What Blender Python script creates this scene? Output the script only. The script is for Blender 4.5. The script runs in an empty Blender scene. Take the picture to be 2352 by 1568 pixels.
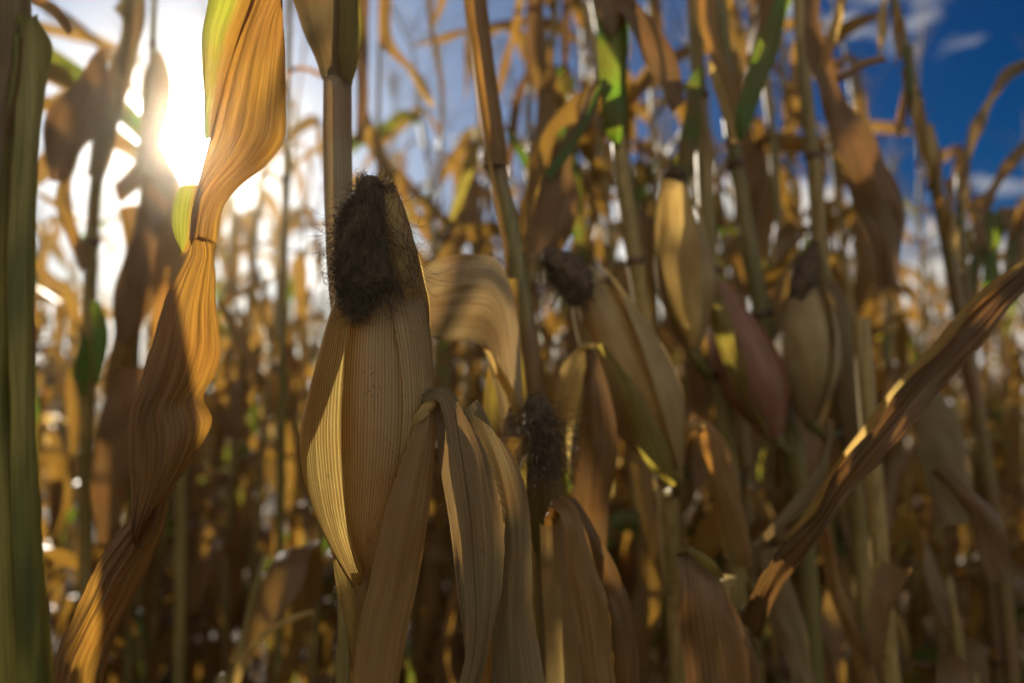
import bpy, math, random
from mathutils import Vector, Matrix, noise
R = math.radians
rnd = random.Random(11)
scene = bpy.context.scene
COL = scene.collection

# ------------------------------------------------------------------ camera
CAM_H, PITCH, LENS = 1.15, 5.0, 24.0
cd = bpy.data.cameras.new('camera'); cam = bpy.data.objects.new('camera', cd); COL.objects.link(cam)
cam.location = (0, 0, CAM_H); cam.rotation_euler = (R(90 + PITCH), 0, 0)
cd.lens = LENS; cd.sensor_width = 36; cd.clip_start = 0.02; cd.clip_end = 2000
cd.dof.use_dof = True; cd.dof.focus_distance = 0.415; cd.dof.aperture_fstop = 2.9
scene.camera = cam
F = LENS / 36 * 2352
_f = Vector((0, math.cos(R(PITCH)), math.sin(R(PITCH))))
_u = Vector((0, -math.sin(R(PITCH)), math.cos(R(PITCH))))
_r = Vector((1, 0, 0)); _c = Vector((0, 0, CAM_H))
def P(x, y, d):                      # a point seen at photo position (x, y), d metres in front of the lens
    return _c + d * (_f + _r * ((x - 1176) / F) + _u * ((784 - y) / F))

# ------------------------------------------------------------------ sky, sun, exposure
SUN = (P(438, 312, 1) - _c).normalized()
sun_el = math.asin(SUN.z); sun_az = math.atan2(SUN.x, SUN.y)
w = bpy.data.worlds.new('World'); scene.world = w; w.use_nodes = True
nt = w.node_tree; N = nt.nodes; L = nt.links; N.clear()
def nd(t, nodes=None, **k):
    n = (nodes or N).new(t)
    for a, b in k.items(): setattr(n, a, b)
    return n
def math_n(nt, op, a, b=None, clamp=False):
    n = nt.nodes.new('ShaderNodeMath'); n.operation = op; n.use_clamp = clamp
    for i, v in enumerate((a, b)):
        if v is None: continue
        if isinstance(v, (int, float)): n.inputs[i].default_value = v
        else: nt.links.new(v, n.inputs[i])
    return n.outputs[0]
def mixc(nt, fac, a, b, blend='MIX'):
    n = nt.nodes.new('ShaderNodeMix'); n.data_type = 'RGBA'; n.blend_type = blend
    for i, v in ((0, fac), (6, a), (7, b)):
        if isinstance(v, (int, float)): n.inputs[i].default_value = v
        elif isinstance(v, tuple): n.inputs[i].default_value = v + (1,) if len(v) == 3 else v
        else: nt.links.new(v, n.inputs[i])
    return n.outputs[2]
def ramp(nt, fac, stops, interp='LINEAR'):
    n = nt.nodes.new('ShaderNodeValToRGB'); e = n.color_ramp; e.interpolation = interp
    while len(e.elements) < len(stops): e.elements.new(0.5)
    for el, (p, c) in zip(e.elements, stops):
        el.position = p; el.color = (c, c, c, 1) if isinstance(c, (int, float)) else tuple(c) + (1,)
    nt.links.new(fac, n.inputs[0]); return n.outputs[0]
sky = nd('ShaderNodeTexSky', sky_type='NISHITA', sun_disc=False)
sky.sun_elevation = sun_el; sky.sun_rotation = sun_az
sky.altitude = 300; sky.air_density = 1.0; sky.dust_density = 0.6; sky.ozone_density = 3.0
hs = nd('ShaderNodeHueSaturation'); hs.inputs['Saturation'].default_value = 1.6; hs.inputs['Value'].default_value = 0.26
hs.inputs['Hue'].default_value = 0.515
L.new(sky.outputs[0], hs.inputs['Color'])
tc = nd('ShaderNodeTexCoord')
dirv = nd('ShaderNodeVectorMath', operation='NORMALIZE'); L.new(tc.outputs['Generated'], dirv.inputs[0])
dot = nd('ShaderNodeVectorMath', operation='DOT_PRODUCT'); L.new(dirv.outputs[0], dot.inputs[0]); dot.inputs[1].default_value = SUN
cosang = math_n(nt, 'MAXIMUM', dot.outputs['Value'], 0.0)
a1 = math_n(nt, 'MULTIPLY', math_n(nt, 'POWER', cosang, 1700), 900.0)
a2 = math_n(nt, 'MULTIPLY', math_n(nt, 'POWER', cosang, 500), 5.0)
a3 = math_n(nt, 'MULTIPLY', math_n(nt, 'POWER', cosang, 8), 2.4)
aur = math_n(nt, 'ADD', a1, a2)
aurc = mixc(nt, 1.0, mixc(nt, 1.0, (1.0, 0.97, 0.9), aur, 'MULTIPLY'), mixc(nt, 1.0, (0.72, 0.88, 1.0), a3, 'MULTIPLY'), 'ADD')
# clouds
mp = nd('ShaderNodeMapping'); mp.inputs['Scale'].default_value = (3.0, 3.0, 7.0); mp.inputs['Location'].default_value = (0.7, 0.35, 0.1)
L.new(dirv.outputs[0], mp.inputs[0])
cn = nd('ShaderNodeTexNoise'); cn.inputs['Scale'].default_value = 1.0; cn.inputs['Detail'].default_value = 8; cn.inputs['Roughness'].default_value = 0.55
L.new(mp.outputs[0], cn.inputs['Vector'])
sep = nd('ShaderNodeSeparateXYZ'); L.new(dirv.outputs[0], sep.inputs[0])
low = ramp(nt, sep.outputs['Z'], [(0.0, 0.36), (0.12, 0.28), (0.26, 0.14), (0.40, -0.0), (0.6, 0.0)])
back_fill = ramp(nt, math_n(nt, 'MULTIPLY', sep.outputs['Y'], -1.0), [(0.1, 0.0), (0.6, 0.2)])  # unseen cloud bank added behind the camera, brightened to fill the fronts
cm = ramp(nt, math_n(nt, 'ADD', math_n(nt, 'ADD', cn.outputs[0], math_n(nt, 'SUBTRACT', back_fill, math_n(nt, 'MULTIPLY', math_n(nt, 'POWER', cosang, 14), 0.2))), low), [(0.60, 0.0), (0.72, 1.0)])
glowc = math_n(nt, 'MULTIPLY_ADD', math_n(nt, 'POWER', cosang, 4), 3.5); glowc.node.inputs[2].default_value = 5.0
lit = math_n(nt, 'ADD', glowc, math_n(nt, 'MULTIPLY', back_fill, 11.0))
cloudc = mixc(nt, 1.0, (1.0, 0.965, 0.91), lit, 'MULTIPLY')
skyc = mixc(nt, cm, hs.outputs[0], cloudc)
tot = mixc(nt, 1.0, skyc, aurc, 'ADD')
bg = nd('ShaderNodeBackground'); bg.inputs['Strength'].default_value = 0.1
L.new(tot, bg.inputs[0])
wo = nd('ShaderNodeOutputWorld'); L.new(bg.outputs[0], wo.inputs[0])
w.cycles.sampling_method = 'MANUAL'; w.cycles.sample_map_resolution = 1024

sl = bpy.data.lights.new('sun', 'SUN'); so = bpy.data.objects.new('sun', sl); COL.objects.link(so)
sl.energy = 5.0; sl.angle = R(0.53); sl.color = (1.0, 0.89, 0.72)
so.rotation_euler = SUN.to_track_quat('Z', 'Y').to_euler()
so.location = (-3, 6, 6)
scene.view_settings.view_transform = 'Standard'; scene.view_settings.look = 'None'
scene.view_settings.exposure = 0.75; scene.view_settings.gamma = 1.0
cy = scene.cycles
cy.max_bounces = 8; cy.diffuse_bounces = 5; cy.glossy_bounces = 2; cy.transmission_bounces = 4; cy.volume_bounces = 1
cy.use_denoising = True; cy.caustics_reflective = False; cy.caustics_refractive = False; cy.sample_clamp_indirect = 8
cy.use_adaptive_sampling = False

# ------------------------------------------------------------------ materials
def leaf_mat(name, dark, light, trans, ribs=26, spots=0.25, tfac=0.45, vary=0.0, green=None, rough=0.5, bump=0.35, rust=(0.16, 0.07, 0.02), ribw=0.45, tdark=0.5, stretch=None, ufade=None):
    m = bpy.data.materials.new(name); m.use_nodes = True; t = m.node_tree; t.nodes.clear(); n = t.nodes; l = t.links
    uv = n.new('ShaderNodeUVMap')
    sp = n.new('ShaderNodeSeparateXYZ'); l.new(uv.outputs[0], sp.inputs[0])
    oi = n.new('ShaderNodeObjectInfo'); at = n.new('ShaderNodeAttribute'); at.attribute_name = 'vary'
    rn = math_n(t, 'FRACT', math_n(t, 'ADD', oi.outputs['Random'], at.outputs['Fac']))
    off = math_n(t, 'MULTIPLY', rn, 37.0)
    cb = n.new('ShaderNodeCombineXYZ')
    l.new(math_n(t, 'MULTIPLY', sp.outputs[0], float(ribs)), cb.inputs[0])
    l.new(math_n(t, 'MULTIPLY', sp.outputs[1], 1.6), cb.inputs[1]); l.new(off, cb.inputs[2])
    ns = n.new('ShaderNodeTexNoise'); ns.inputs['Scale'].default_value = 1.0; ns.inputs['Detail'].default_value = 3; ns.inputs['Roughness'].default_value = 0.7
    l.new(cb.outputs[0], ns.inputs['Vector'])
    # regular fine ribs, wobbling a little
    wob = math_n(t, 'MULTIPLY', ns.outputs[0], 1.1)
    rib = math_n(t, 'SINE', math_n(t, 'ADD', math_n(t, 'MULTIPLY', sp.outputs[0], ribs * 2 * math.pi), math_n(t, 'MULTIPLY', wob, 1.3)))
    rib01 = math_n(t, 'MULTIPLY_ADD', rib, 0.5); rib01.node.inputs[2].default_value = 0.5
    rib01 = math_n(t, 'POWER', rib01, 1.6)
    fib = math_n(t, 'ADD', math_n(t, 'MULTIPLY', ramp(t, ns.outputs[0], [(0.3, 0.0), (0.7, 1.0)]), 1.0 - ribw), math_n(t, 'MULTIPLY', rib01, ribw))
    tco = n.new('ShaderNodeTexCoord')
    bl = n.new('ShaderNodeTexNoise'); bl.inputs['Scale'].default_value = 22.0; bl.inputs['Detail'].default_value = 5
    ad = n.new('ShaderNodeVectorMath'); l.new(tco.outputs['Object'], ad.inputs[0]); l.new(cb.outputs[0], ad.inputs[1])
    if stretch:
        mm = n.new('ShaderNodeMapping'); mm.inputs['Scale'].default_value = stretch; l.new(tco.outputs['Object'], mm.inputs[0]); l.new(mm.outputs[0], bl.inputs['Vector'])
    else: l.new(tco.outputs['Object'], bl.inputs['Vector'])
    blot = ramp(t, bl.outputs[0], [(0.42, 0.0), (0.68, 1.0)])
    base = mixc(t, fib, dark, light)
    if vary > 0:
        base = mixc(t, math_n(t, 'MULTIPLY', ramp(t, math_n(t, 'FRACT', math_n(t, 'MULTIPLY', rn, 7.13)), [(0.2, 0.0), (1.0, 1.0)]), vary), base, rust)
    base = mixc(t, math_n(t, 'MULTIPLY', blot, 0.85 if stretch else 0.45), base, rust)
    tr = mixc(t, fib, tuple(c * tdark for c in trans), trans)
    tr = mixc(t, math_n(t, 'MULTIPLY', blot, 0.35), tr, (0.45, 0.16, 0.03))
    if ufade:
        fd = ramp(t, math_n(t, 'ADD', sp.outputs[0], math_n(t, 'MULTIPLY', ns.outputs[0], 0.3)), [(0.80, 0.0), (1.15, 1.0)])
        base = mixc(t, fd, base, mixc(t, fib, *ufade[:2])); tr = mixc(t, fd, tr, mixc(t, fib, tuple(c * .35 for c in ufade[2]), ufade[2]))
    if green is not None:
        gm = math_n(t, 'MULTIPLY', ramp(t, rn, [(green, 0.0), (min(green + 0.08, 1), 1.0)]), ramp(t, bl.outputs[0], [(0.38, 1.0), (0.62, 0.25)]))
        base = mixc(t, gm, base, (0.035, 0.07, 0.012)); tr = mixc(t, gm, tr, (0.20, 0.38, 0.03))
    # small dark specks
    vo = n.new('ShaderNodeTexVoronoi'); vo.inputs['Scale'].default_value = 420.0; l.new(tco.outputs['Object'], vo.inputs['Vector'])
    spn = n.new('ShaderNodeTexNoise'); spn.inputs['Scale'].default_value = 60.0; l.new(tco.outputs['Object'], spn.inputs['Vector'])
    spk = math_n(t, 'MULTIPLY', ramp(t, vo.outputs['Distance'], [(0.16, 1.0), (0.26, 0.0)]), ramp(t, spn.outputs[0], [(0.56, 0.0), (0.66, 1.0)]))
    spk = math_n(t, 'MULTIPLY', spk, spots)
    base = mixc(t, spk, base, (0.02, 0.01, 0.004)); tr = mixc(t, spk, tr, (0.05, 0.02, 0.005))
    bp = n.new('ShaderNodeBump'); bp.inputs['Strength'].default_value = bump; bp.inputs['Distance'].default_value = 0.0006
    l.new(fib, bp.inputs['Height'])
    pr = n.new('ShaderNodeBsdfPrincipled'); l.new(base, pr.inputs['Base Color']); pr.inputs['Roughness'].default_value = rough
    pr.inputs['Specular IOR Level'].default_value = 0.4; l.new(bp.outputs[0], pr.inputs['Normal'])
    tl = n.new('ShaderNodeBsdfTranslucent'); l.new(tr, tl.inputs[0]); l.new(bp.outputs[0], tl.inputs['Normal'])
    mx = n.new('ShaderNodeMixShader'); mx.inputs[0].default_value = tfac
    l.new(pr.outputs[0], mx.inputs[1]); l.new(tl.outputs[0], mx.inputs[2])
    o = n.new('ShaderNodeOutputMaterial'); l.new(mx.outputs[0], o.inputs[0]); return m
M = {}
M['leaf'] = leaf_mat('dry_leaf', (0.075, 0.047, 0.016), (0.20, 0.135, 0.048), (0.66, 0.36, 0.05), ribs=26, vary=0.6, green=0.82, tfac=0.35)
M['tan'] = leaf_mat('tan_leaf', (0.15, 0.095, 0.033), (0.34, 0.235, 0.09), (0.750, 0.349, 0.056), ribs=34, vary=0.15)
M['brown'] = leaf_mat('brown_leaf', (0.075, 0.040, 0.016), (0.25, 0.14, 0.06), (0.74, 0.37, 0.05), ribs=20, ribw=0.12, tdark=0.35, bump=0.6)
M['dark'] = leaf_mat('shaded_brown_leaf', (0.055, 0.030, 0.010), (0.17, 0.095, 0.028), (0.36, 0.18, 0.05), ribs=14, bump=0.6, tfac=0.28)  # copy of the brown leaf with shade put into its colour
M['grey'] = leaf_mat('grey_leaf', (0.085, 0.058, 0.024), (0.26, 0.19, 0.08), (0.30, 0.20, 0.07), ribs=24, tfac=0.3, ribw=0.6, spots=0.8, rough=0.65)
M['husk'] = leaf_mat('husk', (0.260, 0.145, 0.031), (0.500, 0.349, 0.105), (0.97, 0.68, 0.20), ribs=24, spots=0.8, tfac=0.70, ribw=0.65, tdark=0.3, rough=0.42, rust=(0.300, 0.165, 0.037))
M['earhusk'] = leaf_mat('ear_husk', (0.34, 0.235, 0.095), (0.56, 0.43, 0.22), (0.97, 0.64, 0.18), ribs=96, spots=1.0, tfac=0.60, ribw=0.65, tdark=0.25, rough=0.45, rust=(0.300, 0.175, 0.043))
M['straw'] = leaf_mat('straw_leaf', (0.16, 0.115, 0.06), (0.36, 0.275, 0.155), (0.55, 0.36, 0.13), ribs=24, spots=0.3, tfac=0.28, ribw=0.3)
M['lime'] = leaf_mat('lime_leaf', (0.10, 0.12, 0.02), (0.24, 0.24, 0.05), (0.66, 0.66, 0.06), ribs=16, ribw=0.1, tfac=0.47, tdark=0.4, spots=0.1, ufade=((0.075, 0.040, 0.016), (0.25, 0.14, 0.06), (0.74, 0.37, 0.05)))
M['dull'] = leaf_mat('dull_husk', (0.21, 0.145, 0.058), (0.47, 0.35, 0.15), (0.62, 0.42, 0.13), ribs=60, spots=0.5, tfac=0.3, ribw=0.5)
M['earhusk2'] = leaf_mat('ear_husk_leaf', (0.30, 0.21, 0.09), (0.54, 0.41, 0.20), (0.95, 0.60, 0.16), ribs=18, spots=1.0, tfac=0.55, ribw=0.6, tdark=0.3)
M['pale'] = leaf_mat('pale_husk', (0.330, 0.213, 0.062), (0.550, 0.407, 0.136), (0.900, 0.582, 0.155), ribs=26, spots=0.1, rough=0.5)
M['red'] = leaf_mat('reddish_husk', (0.18, 0.085, 0.05), (0.42, 0.22, 0.15), (0.66, 0.32, 0.17), ribs=30, spots=0.2)
M['green'] = leaf_mat('green_leaf', (0.04, 0.075, 0.012), (0.10, 0.14, 0.03), (0.22, 0.44, 0.02), ribs=18, spots=0.2, tfac=0.5)
M['yellowgreen'] = leaf_mat('yellow_green_leaf', (0.11, 0.10, 0.02), (0.25, 0.20, 0.055), (0.55, 0.44, 0.06), ribs=14, spots=0.2, tfac=0.5, vary=0.4)
M['leafolive'] = leaf_mat('olive_leaf', (0.11, 0.11, 0.02), (0.38, 0.31, 0.07), (0.55, 0.45, 0.04), ribs=14, spots=0.2, tfac=0.35, rust=(0.03, 0.055, 0.009), stretch=(3.0, 3.0, 0.5))
def solid_mat(name, c1, c2, rough=0.5, scale=(60, 60, 3), bump=0.3, c3=None):
    m = bpy.data.materials.new(name); m.use_nodes = True; t = m.node_tree; n = t.nodes; l = t.links
    pr = n['Principled BSDF']; tco = n.new('ShaderNodeTexCoord'); mp = n.new('ShaderNodeMapping'); mp.inputs['Scale'].default_value = scale
    l.new(tco.outputs['Object'], mp.inputs[0])
    ns = n.new('ShaderNodeTexNoise'); ns.inputs['Scale'].default_value = 1.0; ns.inputs['Detail'].default_value = 6; l.new(mp.outputs[0], ns.inputs['Vector'])
    c = mixc(t, ramp(t, ns.outputs[0], [(0.35, 0.0), (0.65, 1.0)]), c1, c2)
    if c3:
        n2 = n.new('ShaderNodeTexNoise'); n2.inputs['Scale'].default_value = 5.0; l.new(tco.outputs['Object'], n2.inputs['Vector'])
        oi = n.new('ShaderNodeObjectInfo')
        c = mixc(t, ramp(t, math_n(t, 'ADD', n2.outputs[0], math_n(t, 'MULTIPLY', oi.outputs['Random'], 0.2)), [(0.5, 0.0), (0.72, 1.0)]), c, c3)
    l.new(c, pr.inputs['Base Color']); pr.inputs['Roughness'].default_value = rough; pr.inputs['Specular IOR Level'].default_value = 0.35
    bp = n.new('ShaderNodeBump'); bp.inputs['Strength'].default_value = bump; bp.inputs['Distance'].default_value = 0.001
    l.new(ns.outputs[0], bp.inputs['Height']); l.new(bp.outputs[0], pr.inputs['Normal']); return m
M['stalk'] = solid_mat('dry_stalk', (0.170, 0.107, 0.031), (0.360, 0.252, 0.081), 0.5, (300.000, 291.000, 3.100), 0.3, (0.12, 0.10, 0.025))
M['greenstalk'] = solid_mat('green_stalk', (0.085, 0.080, 0.022), (0.19, 0.155, 0.045), 0.42, (260.000, 252.200, 2.480), 0.3, (0.150, 0.068, 0.031))
M['node'] = solid_mat('stalk_node', (0.06, 0.035, 0.02), (0.14, 0.08, 0.04), 0.6)
M['silk'] = solid_mat('dry_silk', (0.030, 0.019, 0.010), (0.11, 0.07, 0.032), 0.75, (200, 200, 200), 0.0)
M['tassel'] = solid_mat('tassel', (0.160, 0.107, 0.037), (0.320, 0.233, 0.081), 0.6, (300.000, 291.000, 37.200), 0.2)
M['cob'] = solid_mat('cob', (0.30, 0.16, 0.03), (0.42, 0.26, 0.05), 0.5, (200, 200, 200), 0.5)
M['soil'] = solid_mat('soil', (0.035, 0.022, 0.013), (0.09, 0.06, 0.036), 0.9, (9, 9, 9), 1.0)

# ------------------------------------------------------------------ mesh helpers
class MB:
    def __init__(s): s.v = []; s.f = []; s.uv = []; s.a = []
    def grid(s, rows, uvs, close=False, a=0.0):
        n, m = len(rows), len(rows[0]); b = len(s.v)
        for r in rows: s.v.extend(r)
        s.a.extend([a] * (n * m))
        for i in range(n - 1):
            for j in range(m if close else m - 1):
                k = (j + 1) % m
                s.f.append((b + i*m + j, b + i*m + k, b + (i+1)*m + k, b + (i+1)*m + j))
                u1 = uvs[i][j + 1] if j + 1 < len(uvs[i]) else (1.0, uvs[i][j][1])
                u2 = uvs[i+1][j + 1] if j + 1 < len(uvs[i+1]) else (1.0, uvs[i+1][j][1])
                s.uv.extend((uvs[i][j], u1, u2, uvs[i+1][j]))
    def tube(s, pts, radii, seg=8, a=0.0, cap=True):
        rows = []; uvs = []; ln = 0; ref = None
        for i, p in enumerate(pts):
            q = pts[min(i+1, len(pts)-1)] - pts[max(i-1, 0)]
            q = q.normalized() if q.length > 1e-9 else Vector((0, 0, 1))
            if ref is None: ref = q.orthogonal().normalized()
            ref = (ref - q * ref.dot(q)); ref = ref.normalized() if ref.length > 1e-6 else q.orthogonal().normalized()
            bi = q.cross(ref)
            if i: ln += (pts[i] - pts[i-1]).length
            rr = radii[i]
            rows.append([p + (ref * math.cos(2*math.pi*j/seg) + bi * math.sin(2*math.pi*j/seg)) * rr for j in range(seg)])
            uvs.append([(j/seg, ln) for j in range(seg)])
        b = len(s.v); s.grid(rows, uvs, True, a)
        if cap:
            for o in (0, len(pts) - 1):
                ring = [b + o*seg + j for j in range(seg)]
                s.f.append(tuple(ring if o else ring[::-1])); s.uv.extend([(0, 0)] * seg)
    def build(s, name, mat, parent=None, loc=None):
        me = bpy.data.meshes.new(name)
        org = parent.location if parent is not None and loc is None else (loc or Vector((0, 0, 0)))
        if parent is not None and parent.parent is not None and loc is None:
            org = parent.parent.location + parent.location
        me.from_pydata([tuple(v - org) for v in s.v], [], s.f)
        ul = me.uv_layers.new(name='UVMap'); ul.data.foreach_set('uv', [c for q in s.uv for c in q])
        if any(s.a):
            at = me.attributes.new('vary', 'FLOAT', 'POINT'); at.data.foreach_set('value', s.a)
        me.polygons.foreach_set('use_smooth', [True] * len(me.polygons))
        me.materials.append(M[mat]); me.update()
        o = bpy.data.objects.new(name, me); COL.objects.link(o)
        if parent is not None: o.parent = parent
        elif loc is not None: o.location = loc
        return o
def cr(pts, t):                       # Catmull-Rom through a list of Vectors, t in 0..1
    n = len(pts) - 1; x = min(max(t, 0), 1) * n; i = min(int(x), n - 1); f = x - i
    p0, p1, p2, p3 = pts[max(i-1, 0)], pts[i], pts[i+1], pts[min(i+2, n)]
    return 0.5 * ((2*p1) + (p2 - p0)*f + (2*p0 - 5*p1 + 4*p2 - p3)*f*f + (3*p1 - p0 - 3*p2 + p3)*f*f*f)
def thing(name, label, cat, loc, group=None):
    o = bpy.data.objects.new(name, None); COL.objects.link(o); o.location = loc; o.empty_display_size = 0.1
    o['label'] = label; o['category'] = cat
    if group: o['group'] = group
    return o
STK = {}
def blade(name, Lp, Rp, mat, parent, bulge=0.006, rip=0.002, n=60, m=14, fold=0.0, seed=0, mid=0.0, label=None, fray=0.0, crink=0.0012):
    """a leaf lofted between two edges; Lp, Rp lists of (x, y, depth)"""
    if Lp[-1][1] >= 1600:             # carry the leaf on below the frame to a tapering tip
        (xa, ya, da), (xb, yb, db) = Lp[-1], Rp[-1]; k0 = len(Lp)
        mx_ = (xa + xb) / 2
        Lp = Lp + [(xa*.8 + mx_*.2, ya + 130, da), (xa*.45 + mx_*.55, ya + 260, da), (mx_ - 1, ya + 390, da)]
        Rp = Rp + [(xb*.8 + mx_*.2, yb + 130, db), (xb*.45 + mx_*.55, yb + 260, db), (mx_ + 1, yb + 390, db)]; n = int(n * (k0 + 2) / (k0 - 1))
    A = [P(*p) for p in Lp]; B = [P(*p) for p in Rp]
    rows = []; uvs = []; ln = 0; prev = None
    for i in range(n + 1):
        t = i / n; a = cr(A, t); b = cr(B, t); c = (a + b) / 2
        if prev is not None: ln += (c - prev).length
        prev = c
        acr = (b - a); wdt = acr.length
        along = (cr(A, min(t+.01, 1)) + cr(B, min(t+.01, 1)) - cr(A, max(t-.01, 0)) - cr(B, max(t-.01, 0)))
        nrm = acr.cross(along); nrm = nrm.normalized() if nrm.length > 1e-9 else -_f
        if nrm.dot(_f) > 0: nrm = -nrm           # towards the lens
        row = []; uvr = []
        for j in range(m + 1):
            u = j / m; e = abs(2*u - 1)
            p = a.lerp(b, u)
            h = bulge * (1 - e*e) + fold * (1 - e) + mid * math.exp(-((u - .5) * 14) ** 2)
            h += rip * e * math.sin(ln * 60 + seed + (3 if u > .5 else 0)) + rip * 1.2 * noise.noise(Vector((u*4 + seed, ln*26, seed)))
            h += crink * (noise.noise(Vector((u*16 + seed, ln*5, seed*3.1))) + .5*noise.noise(Vector((u*34 + seed, ln*9, seed*1.7))))
            s_ = fray * (noise.noise(Vector((seed + (9 if u > .5 else 0), ln*70, 0))) + .6*noise.noise(Vector((seed, ln*230, 4)))) * max(0, e - .55) / .45
            row.append(p + nrm * h + (acr.normalized() if wdt > 1e-6 else _r) * s_ * (1 if u > .5 else -1)); uvr.append((u, ln * 8))
        rows.append(row); uvs.append(uvr)
    mb = MB(); mb.grid(rows, uvs); o = mb.build(name, mat, parent)
    if label: o['label'] = label
    return o
def stalk_of(plant, pxs, width, d_top=None, mat='stalk', top=2.15, nodes=(), seed=0, name='stalk'):
    """stalk through photo points (x, y, depth), carried on down to the soil and up to its top"""
    mids = [P(*p) for p in pxs]            # listed top to bottom
    mids = mids[::-1]
    base = Vector(plant.location)
    low = mids[0]; pts = [base, base.lerp(low, .5) + Vector((.004, 0, 0)), *mids]
    d = (mids[-1] - mids[-2]).normalized(); tz = top - mids[-1].z
    if tz > 0.1: pts += [mids[-1] + Vector((d.x * tz * .5, d.y * tz * .5, tz * .5)), mids[-1] + Vector((d.x * tz * .9, d.y * tz * .8, tz))]
    dd = pxs[len(pxs)//2][2]; r0 = width / 2 * dd / F
    n = 90; P_ = [cr(pts, i/n) for i in range(n+1)]; STK[plant.name] = P_
    zn = [P(*q).z for q in nodes]
    rad = []
    for i, p in enumerate(P_):
        hfrac = max(0, (p.z - CAM_H) / 1.0); r = r0 * (1.12 - .12 * min(p.z / CAM_H, 1)) * (1 - .6 * min(hfrac, 1))
        for z in zn: r *= 1 + .16 * math.exp(-((p.z - z) / .006) ** 2)
        rad.append(r)
    mb = MB(); mb.tube(P_, rad, 14); o = mb.build(name, mat, plant)
    for q in nodes:
        z = P(*q).z; i = min(range(n+1), key=lambda k: abs(P_[k].z - z)); t = i/n
        a, b = cr(pts, t - .0015), cr(pts, t + .0015); dv = (b - a).normalized()
        nb = MB(); nb.tube([a - dv*.0035, a, b, b + dv*.0035], [rad[i]*1.02, rad[i]*1.14, rad[i]*1.14, rad[i]*1.02], 16); nb.build('stalk_node', 'node', plant)
    return P_
def plant_at(pt, label, name='corn_plant', group='corn plants'):
    return thing(name, label, 'corn plant', Vector((pt.x, pt.y, 0)), group)

def strands(mb, n, src, seglen, nseg, curl, rad, seedv, drift=Vector((0, 0, -1)), spread=1.0):
    rr = random.Random(seedv)
    for k in range(n):
        p, nrm = src(rr)
        d = (nrm * rr.uniform(.1, .5) * spread + drift + Vector((rr.gauss(0, .5), rr.gauss(0, .5), rr.gauss(0, .3))) * spread).normalized()
        ax = Vector((rr.gauss(0, 1), rr.gauss(0, 1), rr.gauss(0, 1))).normalized()
        pts = [p.copy()]; cu = rr.uniform(.3, 1) * curl * rr.choice((-1, 1))
        for i in range(nseg):
            d = Matrix.Rotation(cu + rr.gauss(0, curl * .35), 3, ax) @ d
            ax = (ax + Vector((rr.gauss(0, .25), rr.gauss(0, .25), rr.gauss(0, .25)))).normalized()
            d = (d + drift * .12 * spread).normalized()
            p = p + d * seglen * rr.uniform(.6, 1.3); pts.append(p.copy())
        mb.tube(pts, [rad * (1 - .5*i/nseg) for i in range(nseg + 1)], 3, cap=False)

def ear_solid(mb, base, tip, rmax, seed=0, n=36, m=40, seams=3, bend=None, prof=None, squash=1.0):
    ax = tip - base; ln = ax.length; axn = ax.normalized()
    s1 = axn.cross(_f).normalized(); s2 = axn.cross(s1)
    rows = []; uvs = []
    for i in range(n + 1):
        t = i / n
        r = (prof(t) if prof else (0.28 + 0.72 * math.sin(min(t / .42, 1) * math.pi / 2)) * (1 - max(0, (t - .42) / .58) ** 1.7 * .74)) * rmax
        c = base + ax * t + (bend * math.sin(math.pi * t) if bend else Vector((0, 0, 0)))
        row = []; ur = []
        for j in range(m):
            th = 2 * math.pi * j / m
            sw = ((th / (2 * math.pi) * seams + .35 * t + seed * .37) % 1)
            rr_ = r * (1 + .07 * sw + .02 * noise.noise(Vector((math.cos(th)*2, math.sin(th)*2, t*5 + seed))))
            row.append(c + s1 * math.cos(th) * rr_ + s2 * math.sin(th) * rr_ * squash); ur.append((j/m, t * ln * 8))
        rows.append(row); uvs.append(ur)
    mb.grid(rows, uvs, True)
    return lambda t, th: (base + ax * t + (s1 * math.cos(th) + s2 * math.sin(th)) * rmax * .5)
def silk_blob(mb, c, ax, ln, r, seed, lumps=.5, n=16, m=18):
    axn = ax.normalized(); s1 = axn.orthogonal().normalized(); s2 = axn.cross(s1); rows = []; uvs = []
    for i in range(n + 1):
        t = i / n; rr_ = r * math.sqrt(max(0.02, math.sin(math.pi * (t*.92 + .04)))) * (1.15 - .5 * t)
        row = []
        for j in range(m):
            th = 2 * math.pi * j / m
            q = 1 + lumps * noise.noise(Vector((math.cos(th)*1.7, math.sin(th)*1.7, t*4 + seed))) + .25*lumps * noise.noise(Vector((math.cos(th)*6, math.sin(th)*6, t*16 + seed)))
            row.append(c + axn * (t * ln) + (s1 * math.cos(th) + s2 * math.sin(th)) * rr_ * q)
        rows.append(row); uvs.append([(j/m, t) for j in range(m)])
    mb.grid(rows, uvs, True)
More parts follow.
